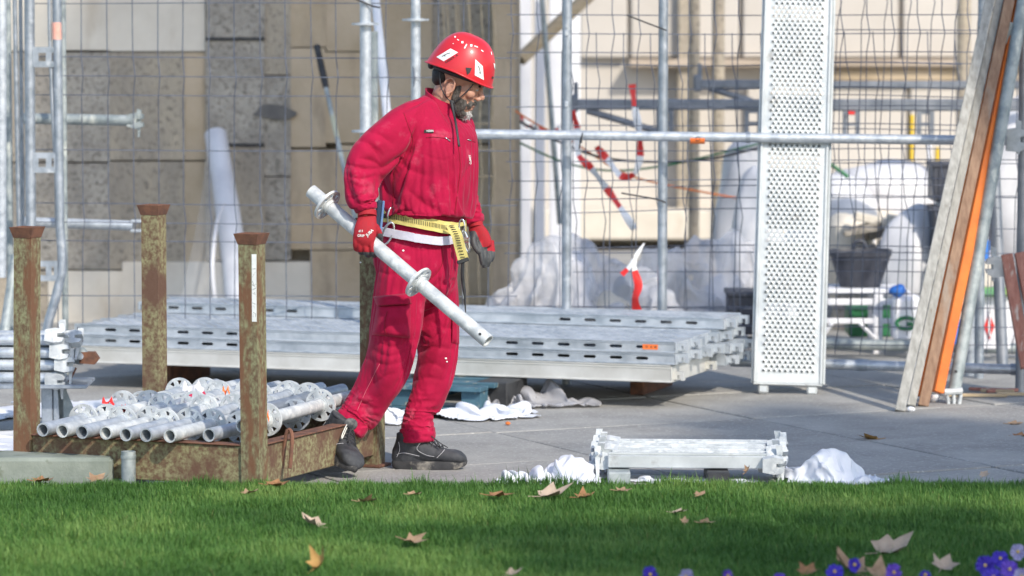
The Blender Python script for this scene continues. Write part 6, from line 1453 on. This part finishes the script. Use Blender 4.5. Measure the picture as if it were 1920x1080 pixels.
# --- boots
def boot(Mx, lace_pale, seedn):
    T = lambda x, y, z: Mx @ Vector((x, y, z)); b = MB()
    def rz(cx, a_, b_, z, seg=28): return [T(cx+a_*math.cos(2*math.pi*j/seg), b_*math.sin(2*math.pi*j/seg), z) for j in range(seg)]
    b.loft([rz(-.005, .078, .034, .024), rz(-.008, .080, .037, .045), rz(-.010, .074, .038, .075), rz(-.008, .066, .041, .10), rz(-.006, .062, .045, .125), rz(-.008, .060, .047, .142), rz(-.008, .054, .041, .146)])
    def rx(x, w_, zb, zt, seg=24):
        out = []
        for j in range(seg):
            t = 2*math.pi*j/seg; c, s = math.cos(t), math.sin(t); u = math.copysign(abs(c)**.8, c); v_ = math.copysign(abs(s)**.85, s)
            out.append(T(x, w_*u, (zb+zt)/2+(zt-zb)/2*v_))
        return out
    b.loft([rx(-.02, .036, .024, .10), rx(.03, .040, .024, .122), rx(.06, .042, .024, .108), rx(.095, .045, .024, .090), (rx(.13, .049, .024, .082)), rx(.165, .049, .024, .080), rx(.19, .043, .024, .072), rx(.207, .031, .026, .058), rx(.214, .015, .03, .045)])
    me = remesh(b, .0042, 4); add_noise(me, .0018, 45); bt_ = pmesh('boot', me, MBOOT)
    # sole
    out = []
    for j in range(40):
        t = 2*math.pi*j/40; x = .065+.151*math.cos(t); c = math.cos(t); wd_ = .044+.007*math.sin((x+.02)*14); out.append((x, math.copysign(abs(math.sin(t))**.75, math.sin(t))*wd_))
    sb = MB(); tread = lambda z, k, lift=0: [T(x*k+.065*(1-k), y*k, z+(lift*max(0, (x-.14)/.07)**2)) for x, y in out]
    sb.loft([tread(.0, .95, .012), tread(.008, .99, .011), tread(.024, 1.01, .008), tread(.034, .985, .008)]); so_ = sb.build('sole', MSOLE, bt_, smooth=40)
    MB().box((0, 0, 0), (.03, .05, .014)).xf(Matrix.Translation(T(.045, 0, .001)) @ Mx.to_3x3().to_4x4()).build('arch_gap', M['black_rubber'], bt_, smooth=0)
    # ankle padding, tongue, laces, seams
    MB().tube([T(-.006+.050*math.cos(q), .041*math.sin(q), .138) for q in [2*math.pi*k/28 for k in range(28)]], .009, n=8, closed=True).build('ankle_padding', MBOOT, bt_, smooth=180)
    MB().ell(T(.050, 0, .138), (.010, .027, .024), Mx.to_3x3()).build('tongue', MBOOT, bt_)
    for k in range(5):
        x = .048+.016*k; z = .123-.0085*k
        MB().tube(catmull([T(x-.004, -.028, z-.012), T(x+.002, -.012, z+.003), T(x+.004, .012, z+.003), T(x+.006, .028, z-.012)], 8), .0026, n=6).build('lace', M['black_rubber'], bt_)
    mk = mat('pale_lace', (.6, .6, .55), rough=.8) if lace_pale else M['black_rubber']
    for k, (l, w_) in enumerate(((.055, -.022), (.07, -.006))):
        MB().tube(catmull([T(.05, -.01, .128), T(.075, -.02+w_*.3, .135), T(.085+l*.4, w_-.02, .105), T(.075+l*.6, w_-.014, .093), T(.06, -.012, .124)] if k == 0 else [T(.05, -.004, .128), T(.08, w_, .125), T(.11, w_-.012, .106), T(.14, w_-.008, .088)], 14), .0024, n=6).build('lace_loop', mk if k == 0 else M['black_rubber'], bt_)
    bpy.context.view_layer.update()
    for pts in ([(.04, -.047, .115), (.02, -.047, .085), (.055, -.048, .062), (.09, -.05, .055)], [(-.062, -.032, .06), (-.03, -.044, .068), (.03, -.047, .056)], [(.10, -.051, .05), (.12, -.05, .07), (.13, -.035, .083)], [(-.055, -.03, .11), (-.05, -.036, .08), (-.062, -.034, .05)]):
        MB().tube(catmull([T(*p) for p in pts], 12), .0011, n=5).build('boot_seam', MSEAM, bt_)
    return bt_
ML = frame(BL_O, Vector((1, -.10, 0))) @ Matrix.Scale(1.04, 4); boot(ML, False, 1)
mr = Matrix.Identity(4); by = bx_u.cross(bx_f)
for i in range(3): mr[i][0], mr[i][1], mr[i][2], mr[i][3] = bx_f[i]*1.1, by[i]*1.22, bx_u[i]*1.12, BR_O[i]
boot(mr, True, 2)
# ------------------------------------------------------------------ lawn
def grass(n, y0, y1, x0f, x1f, hmin, hmax, seed):
    rg = np.random.default_rng(seed)
    y = rg.uniform(y0, y1, n); half = (y-CAMY)*960/FPX+.12; x = rg.uniform(-1, 1, n)*half
    ed = np.array([noise.noise((a*4, 7., 2.))+.6*noise.noise((a*15, 3., 2.)) for a in x]); y = np.where(y > y1-.10+.085*ed, y-.12-.5*rg.uniform(0, 1, n)**2, y)
    cl = np.array([noise.noise((a*5, b*5, 1.)) for a, b in zip(x, y)]); tone = np.array([noise.noise((a*1.6, b*1.6, 4.)) for a, b in zip(x, y)])
    edge = np.clip(1-(y1-y)/.25, 0, 1); tuft = np.array([noise.noise((a*7, 1.5, 6.)) for a in x]); h = rg.uniform(hmin, hmax, n)*(1+.5*cl)*(1+edge*np.clip(tuft*1.6, -.45, 1.))*np.where(rg.uniform(0, 1, n) > .96, 1.5, 1); az = rg.uniform(0, 2*np.pi, n); ln = rg.uniform(.1, .75, n)*h; wd = rg.uniform(.0011, .0021, n)
    dx, dy = np.cos(az), np.sin(az); sx, sy = -dy*wd, dx*wd; z0 = LAWN_Z
    V = np.empty((n, 5, 3))
    V[:, 0] = np.stack([x-sx, y-sy, np.full(n, z0)], 1); V[:, 1] = np.stack([x+sx, y+sy, np.full(n, z0)], 1)
    V[:, 2] = np.stack([x-sx*.8+dx*ln*.35, y-sy*.8+dy*ln*.35, z0+h*.6], 1); V[:, 3] = np.stack([x+sx*.8+dx*ln*.35, y+sy*.8+dy*ln*.35, z0+h*.6], 1)
    V[:, 4] = np.stack([x+dx*ln, y+dy*ln, z0+h], 1)
    me = bpy.data.meshes.new('grass'); me.vertices.add(n*5); me.vertices.foreach_set('co', V.ravel())
    b = np.arange(n)*5; quads = np.stack([b, b+1, b+3, b+2], 1); tris = np.stack([b+2, b+3, b+4], 1)
    loops = np.concatenate([np.concatenate([quads, tris], 1).ravel()]); me.loops.add(n*7); me.loops.foreach_set('vertex_index', loops)
    me.polygons.add(n*2); ls = np.stack([np.arange(n)*7, np.arange(n)*7+4], 1).ravel(); me.polygons.foreach_set('loop_start', ls)
    me.update(); me.validate()
    at = me.attributes.new('tone', 'FLOAT', 'POINT'); at.data.foreach_set('value', np.repeat(np.where(rg.uniform(0, 1, n) > .996, 1., np.clip(.5+.75*tone+rg.normal(0, .2, n), 0, .95)), 5))
    return me
gm = bpy.data.materials.new('grass'); gm.use_nodes = True; n_ = gm.node_tree; b_ = n_.nodes['Principled BSDF']
at = n_.nodes.new('ShaderNodeAttribute'); at.attribute_name = 'tone'; cr = n_.nodes.new('ShaderNodeValToRGB')
e = cr.color_ramp.elements; _st = e.new(.985); _st.color = (.26, .27, .10, 1); _s2 = e.new(.96); _s2.color = (.22, .34, .085, 1); e[0].color = (.055, .14, .026, 1); e[len(e)-1].color = (.26, .27, .10, 1); q_ = e.new(.55); q_.color = (.105, .235, .048, 1)
n_.links.new(at.outputs['Fac'], cr.inputs[0]); n_.links.new(cr.outputs[0], b_.inputs['Base Color']); b_.inputs['Roughness'].default_value = .55; b_.inputs['Specular IOR Level'].default_value = .3
tr_ = n_.nodes.new('ShaderNodeBsdfTranslucent'); mx_ = n_.nodes.new('ShaderNodeMixShader'); mx_.inputs[0].default_value = .3
n_.links.new(cr.outputs[0], tr_.inputs[0]); n_.links.new(b_.outputs[0], mx_.inputs[1]); n_.links.new(tr_.outputs[0], mx_.inputs[2]); n_.links.new(mx_.outputs[0], n_.nodes['Material Output'].inputs[0])
go = bpy.data.objects.new('grass', grass(250000, -3.9, LAWN_Y+.03, 0, 0, .021, .043, 11)); C.objects.link(go); go.data.materials.append(gm)
tag(go, 'short green lawn grass in the foreground', 'grass', kind='stuff')

# ------------------------------------------------------------------ fallen plane leaves
ML1 = mat('dry_leaf_tan', (.26, .16, .09), (.42, .28, .17), scale=25, rough=.7, bump=.3, bscale=90); ML2 = mat('dry_leaf_brown', (.22, .10, .04), (.38, .20, .09), scale=25, rough=.7, bump=.3, bscale=90); ML3 = mat('dry_leaf_pale', (.36, .27, .20), (.50, .39, .29), scale=25, rough=.7, bump=.3, bscale=90)
ML4 = mat('dry_leaf_ochre', (.34, .18, .05), (.46, .28, .09), scale=25, rough=.7, bump=.3, bscale=90)
lob = [(-155, .42), (-128, .72), (-105, .55), (-62, .95), (-38, .64), (-22, .72), (0, 1.15), (22, .72), (38, .64), (62, .95), (105, .55), (128, .72), (155, .42), (180, .34)]
def leaf(lab, px, py, size, m, z, yaw=0., pit=0., rol=0., curl=.5, seed=0, name='fallen_leaf', group='fallen plane leaves'):
    rnd = random.Random(seed); b = MB(); v = [Vector((0, 0, 0))]; outer = []
    for i, (an, r) in enumerate(lob):
        r *= rnd.uniform(.85, 1.12); an = R(an+rnd.uniform(-5, 5)); outer.append((an, r))
    N = len(outer); rows = 4
    for k in range(1, rows+1):
        for an, r in outer:
            rr = r*k/rows*(.75+.25*k/rows if k < rows else 1); x, y = rr*math.cos(an), rr*math.sin(an)
            z_ = curl*(x*x*.35+y*y*.6)*(.6+.4*noise.noise((x*2, y*2, seed*3.3)))+.10*noise.noise((x*3, y*3, seed))
            v.append(Vector((x, y, z_)))
    f = [(0, 1+i, 1+(i+1) % N) for i in range(N)]
    for k in range(rows-1):
        for i in range(N): f.append((1+k*N+i, 1+(k+1)*N+i, 1+(k+1)*N+(i+1) % N, 1+k*N+(i+1) % N))
    rot = Matrix.Rotation(yaw, 3, 'Z') @ Matrix.Rotation(pit, 3, 'Y') @ Matrix.Rotation(rol, 3, 'X')
    c = G(px, py, z); v = [rot @ (p*size*.5) for p in v]; mn = min(p.z for p in v); v = [p-Vector((0, 0, mn))+c for p in v]
    t = thing(name, lab, 'leaf', c, group)
    MB().add(v, f).build('blade', m, t, smooth=180)
    st = [rot @ (Vector((-.2, 0, .0))*size*.5), rot @ (Vector((-.6, .05, .02))*size*.5), rot @ (Vector((-1.0, .0, .1))*size*.5)]
    MB().tube([p-Vector((0, 0, mn))+c for p in st], [.0022, .0018, .0014], n=5).build('stalk', m, t)
zg = LAWN_Z+.038
LV = [('dry leaf on the lawn edge at the far left', 75, 903, .13, ML2, zg, .4, .1, .0, .4), ('curled brown leaf below the concrete block', 180, 901, .13, ML1, zg, 1.2, -.2, .2, .6), ('leaf lying against the foot of the stickered rack post', 512, 911, .14, ML2, zg, .2, .1, .1, .4), ('small pale leaf left of the lawn middle', 466, 925, .10, ML1, zg, .8, .1, -.1, .5),
      ('tan leaf on the lawn below the raised boot', 683, 941, .12, ML1, zg, .1, .05, -.25, .6), ('curled grey tan leaf on the left half of the lawn', 588, 986, .15, ML3, zg, 2.5, -.3, .3, .9), ('long tan leaf lying left of the lawn centre', 770, 1016, .15, ML1, zg, -.5, .2, .2, .5), ('upright orange leaf at the lower border of the lawn', 597, 1066, .12, ML4, zg, .3, -1.1, .3, 1.6),
      ('small leaf on the lawn below the front boot', 773, 928, .09, ML1, zg, .3, .1, .1, .4), ('flat brown leaf left of the pale leaf in the lawn middle', 930, 931, .15, ML2, zg, .0, .05, .05, .3), ('broad pale leaf in the middle of the lawn', 1028, 931, .19, ML3, zg, .2, -.15, .2, .6), ('dark brown leaf touching the broad pale leaf', 1092, 933, .13, ML2, zg, .4, -.1, .1, .5),
      ('tan leaf right of the broad pale leaf', 1165, 921, .11, ML1, zg, .1, .05, .1, .4), ('small tan leaf right of the lawn middle', 1312, 929, .08, ML1, zg, .9, -.2, .1, .6), ('tan leaf on the right half of the lawn, upper of a pair', 1270, 961, .10, ML3, zg, .1, .0, -.1, .5), ('small leaf on the right half of the lawn, lower of a pair', 1320, 981, .09, ML1, zg, .1, .1, .1, .4), ('tiny upright leaf between the pair on the right half of the lawn', 1284, 980, .05, ML1, zg, 1.5, -1., .0, .4),
      ('large curled leaf on the lawn above the blue flowers', 1664, 1036, .21, ML3, zg, .3, -.25, .35, .8), ('large tan leaf among the blue flowers at the lower border', 1598, 1072, .20, ML1, zg, 2.2, -.4, .3, .7), ('leaf leaning beside the blue pansies at the lower right', 1768, 1066, .15, ML3, zg, 1.2, -.5, .4, .7), ('leaf lying low beside the large tan leaf', 1650, 1082, .18, ML1, zg, .4, -.2, .4, .6),
      ('pale leaf bit at the lower border near the centre', 960, 1078, .09, ML3, zg, .5, -.3, .1, .5), ('dark leaf at the lower border left of the flowers', 1512, 1076, .11, ML2, zg, 1.0, -.3, .3, .6), ('small pale leaf on the lawn edge at the right', 1845, 893, .07, ML3, zg, .9, -.7, .2, .4),
      ('curled ochre leaf on the bare paving right of the white sheet', 1635, 824, .15, ML4, .003, 2.9, .0, .25, .55), ('flat tan leaf on the paving at the right border', 1900, 796, .12, ML1, .003, .2, .0, .1, .3), ('dark leaf on the paving at the right border, the lower one', 1910, 819, .11, ML2, .003, .1, .0, .1, .4),
      ('upright thin leaf before the short transoms', 1401, 885, .055, ML1, zg, .2, -1.2, .1, 1.2), ('dark leaf before the stub pipe under the rack', 300, 893, .13, ML2, .02, .4, -.2, .2, .6)]
for k, (lab, px, py, sz, m, z, yw, pt_, rl, cu_) in enumerate(LV): leaf(lab, px, py, sz*.82, m, z-.006, yw, pt_*.6, rl*.8, cu_*1.9+.3, k)

# ------------------------------------------------------------------ pansies at the lower right
MBL = mat('blue_petal', (.035, .02, .36), (.07, .04, .52), scale=30, rough=.7); MVL = mat('violet_petal', (.09, .04, .42), (.16, .08, .56), scale=30, rough=.7); MWL = mat('pale_petal', (.30, .28, .52), (.45, .43, .65), scale=30, rough=.7); MLF = mat('pansy_leaf', (.02, .06, .015), (.04, .10, .025), scale=30, rough=.7)
def pansy(lab, px, py, m, size=.045, seed=0, h=.10):
    rnd = random.Random(seed); c = G(px, py, LAWN_Z+h); t = thing('pansy', lab, 'flower', (c.x, c.y, LAWN_Z), 'pansies at the lower right')
    MB().tube([(c.x, c.y+.012, LAWN_Z), (c.x, c.y+.008, LAWN_Z+h)], .0018, n=5).build('stem', MLF, t)
    tilt = Matrix.Rotation(R(rnd.uniform(-25, 25)), 3, 'Z') @ Matrix.Rotation(R(rnd.uniform(-35, 10)), 3, 'X')
    for k, an in enumerate((90-38, 90+38, -20, 200, 270)):
        a_ = R(an+rnd.uniform(-8, 8)); b = MB(); v = [Vector((0, 0, 0))]
        for j in range(11):
            q = -1.05+2.1*j/10; rr = size*.62*(math.cos(q)**.35)*(1.15 if k == 4 else 1); v.append(Vector((rr*math.cos(a_+q*.75), -.004*k+.006*math.sin(j*1.7), rr*math.sin(a_+q*.75))))
        b.add([tilt @ p+c for p in v], [(0, j+1, j+2) for j in range(10)]); b.build('petal', m, t, smooth=180)
    MB().ell(c+tilt @ Vector((0, -.012, 0)), (.005, .004, .005), nu=8, nv=6).build('flower_eye', M['yellow_paint'], t)
    for k in range(3):
        a_ = rnd.uniform(0, 6.28); d = Vector((math.cos(a_), math.sin(a_), .3)); s = Vector((-d.y, d.x, 0))*.013; o_ = Vector((c.x, c.y+.01, LAWN_Z+.02+.02*k))
        MB().add([o_, o_+d*.03+s, o_+d*.06, o_+d*.03-s], [(0, 1, 2, 3)]).build('leaf', MLF, t, smooth=0)
for k, (px, py, m, sz, lab) in enumerate(((1217, 1076, MBL, .05, 'lone blue pansy leftmost at the lower border'), (1288, 1080, MWL, .045, 'pale pansy second from the left at the lower border'), (1362, 1078, MVL, .035, 'small violet pansy third from the left'), (1462, 1086, MVL, .04, 'half hidden violet pansy near the dark leaf'), (1566, 1074, MBL, .055, 'blue pansy touching the large tan leaf'), (1601, 1058, MBL, .04, 'blue pansy just above the large tan leaf'), (1674, 1072, MVL, .055, 'violet pansy below the large curled leaf'), (1735, 1080, MBL, .035, 'small blue pansy left of the leaning leaf'),
     (1848, 1058, MBL, .06, 'left flower of the big blue pansy cluster'), (1875, 1048, MBL, .055, 'top flower of the big blue pansy cluster'), (1892, 1068, MVL, .06, 'right flower of the big blue pansy cluster'), (1862, 1082, MBL, .055, 'lowest flower of the big blue pansy cluster'), (1908, 1034, MWL, .05, 'pale lilac pansy above the blue cluster at the right border'), (1916, 1080, MWL, .05, 'pale pansy in the lower right corner'))):
    pansy(lab, px, py, m, sz*.85, k, h=.085+.02*(k % 3))
# ------------------------------------------------------------------ unseen plane trees added right of the view to shade the site
MTR = mat('plane_bark', (.22, .20, .15), (.40, .37, .29), scale=6, rough=.9, bump=.5, stretch=(1, 1, .4)); MTL = mat('plane_foliage', (.10, .11, .03), (.22, .17, .05), scale=3, rough=.7)
def shade_tree(lab, x, y, zc, rad, h, nleaf, seed):
    t = thing('shade_tree', lab, 'tree', (x, y, 0), 'plane trees added for shade'); rnd = random.Random(seed)
    MB().tube(catmull([(x, y, -.1), (x+.05, y, zc*.5), (x, y+.05, zc)], 10), [.24, .22, .2, .19, .18, .17, .16, .15, .14, .12], n=14).build('trunk', MTR, t, smooth=180)
    for k in range(9):
        a_ = k*2.4; e_ = Vector((x+rad*.8*math.cos(a_), y+rad*.8*math.sin(a_), zc+h*(.1+.75*rnd.random())))
        MB().tube(catmull([(x, y, zc*.75), ((x*.6+e_.x*.4), (y*.6+e_.y*.4), zc+.2*h*rnd.random()), e_], 8), [.09, .08, .07, .06, .05, .04, .03, .015], n=8).build('limb', MTR, t, smooth=180)
    rg = np.random.default_rng(seed); cl = rg.normal(0, 1, (60, 3)); cl /= np.linalg.norm(cl, axis=1)[:, None]; cl *= rg.uniform(.35, 1, (60, 1))**.6
    p = cl[rg.integers(0, 60, nleaf)]+rg.normal(0, .13, (nleaf, 3)); p = p*np.array([rad, rad, h/2])+np.array([x, y, zc+h/2])
    u = rg.normal(0, 1, (nleaf, 3)); u /= np.linalg.norm(u, axis=1)[:, None]; w_ = np.cross(u, rg.normal(0, 1, (nleaf, 3))); w_ /= np.linalg.norm(w_, axis=1)[:, None]; s = rg.uniform(.06, .11, (nleaf, 1))
    V = np.stack([p-u*s, p+w_*s*.7, p+u*s, p-w_*s*.7], 1).reshape(-1, 3); me = bpy.data.meshes.new('crown'); me.from_pydata(V.tolist(), [], (np.arange(nleaf*4).reshape(-1, 4)).tolist()); me.update()
    me.transform(Matrix.Translation((-x, -y, 0))); tag(meshobj('crown', me, MTL, t), kind='stuff')
shade_tree("tall plane tree added unseen right of the view, its crown shading the left wall", 4.6, -1.0, 7.2, 2.1, 4.6, 24000, 3)
shade_tree("plane tree added outside the view to shade the lawn, right of the camera", 4.6, -9.2, 3.0, 1.75, 2.9, 7500, 5)
shade_tree("smaller plane tree added outside the view to shade the right paving", 7.4, -9.0, 7.2, 1.1, 2.2, 6500, 8)
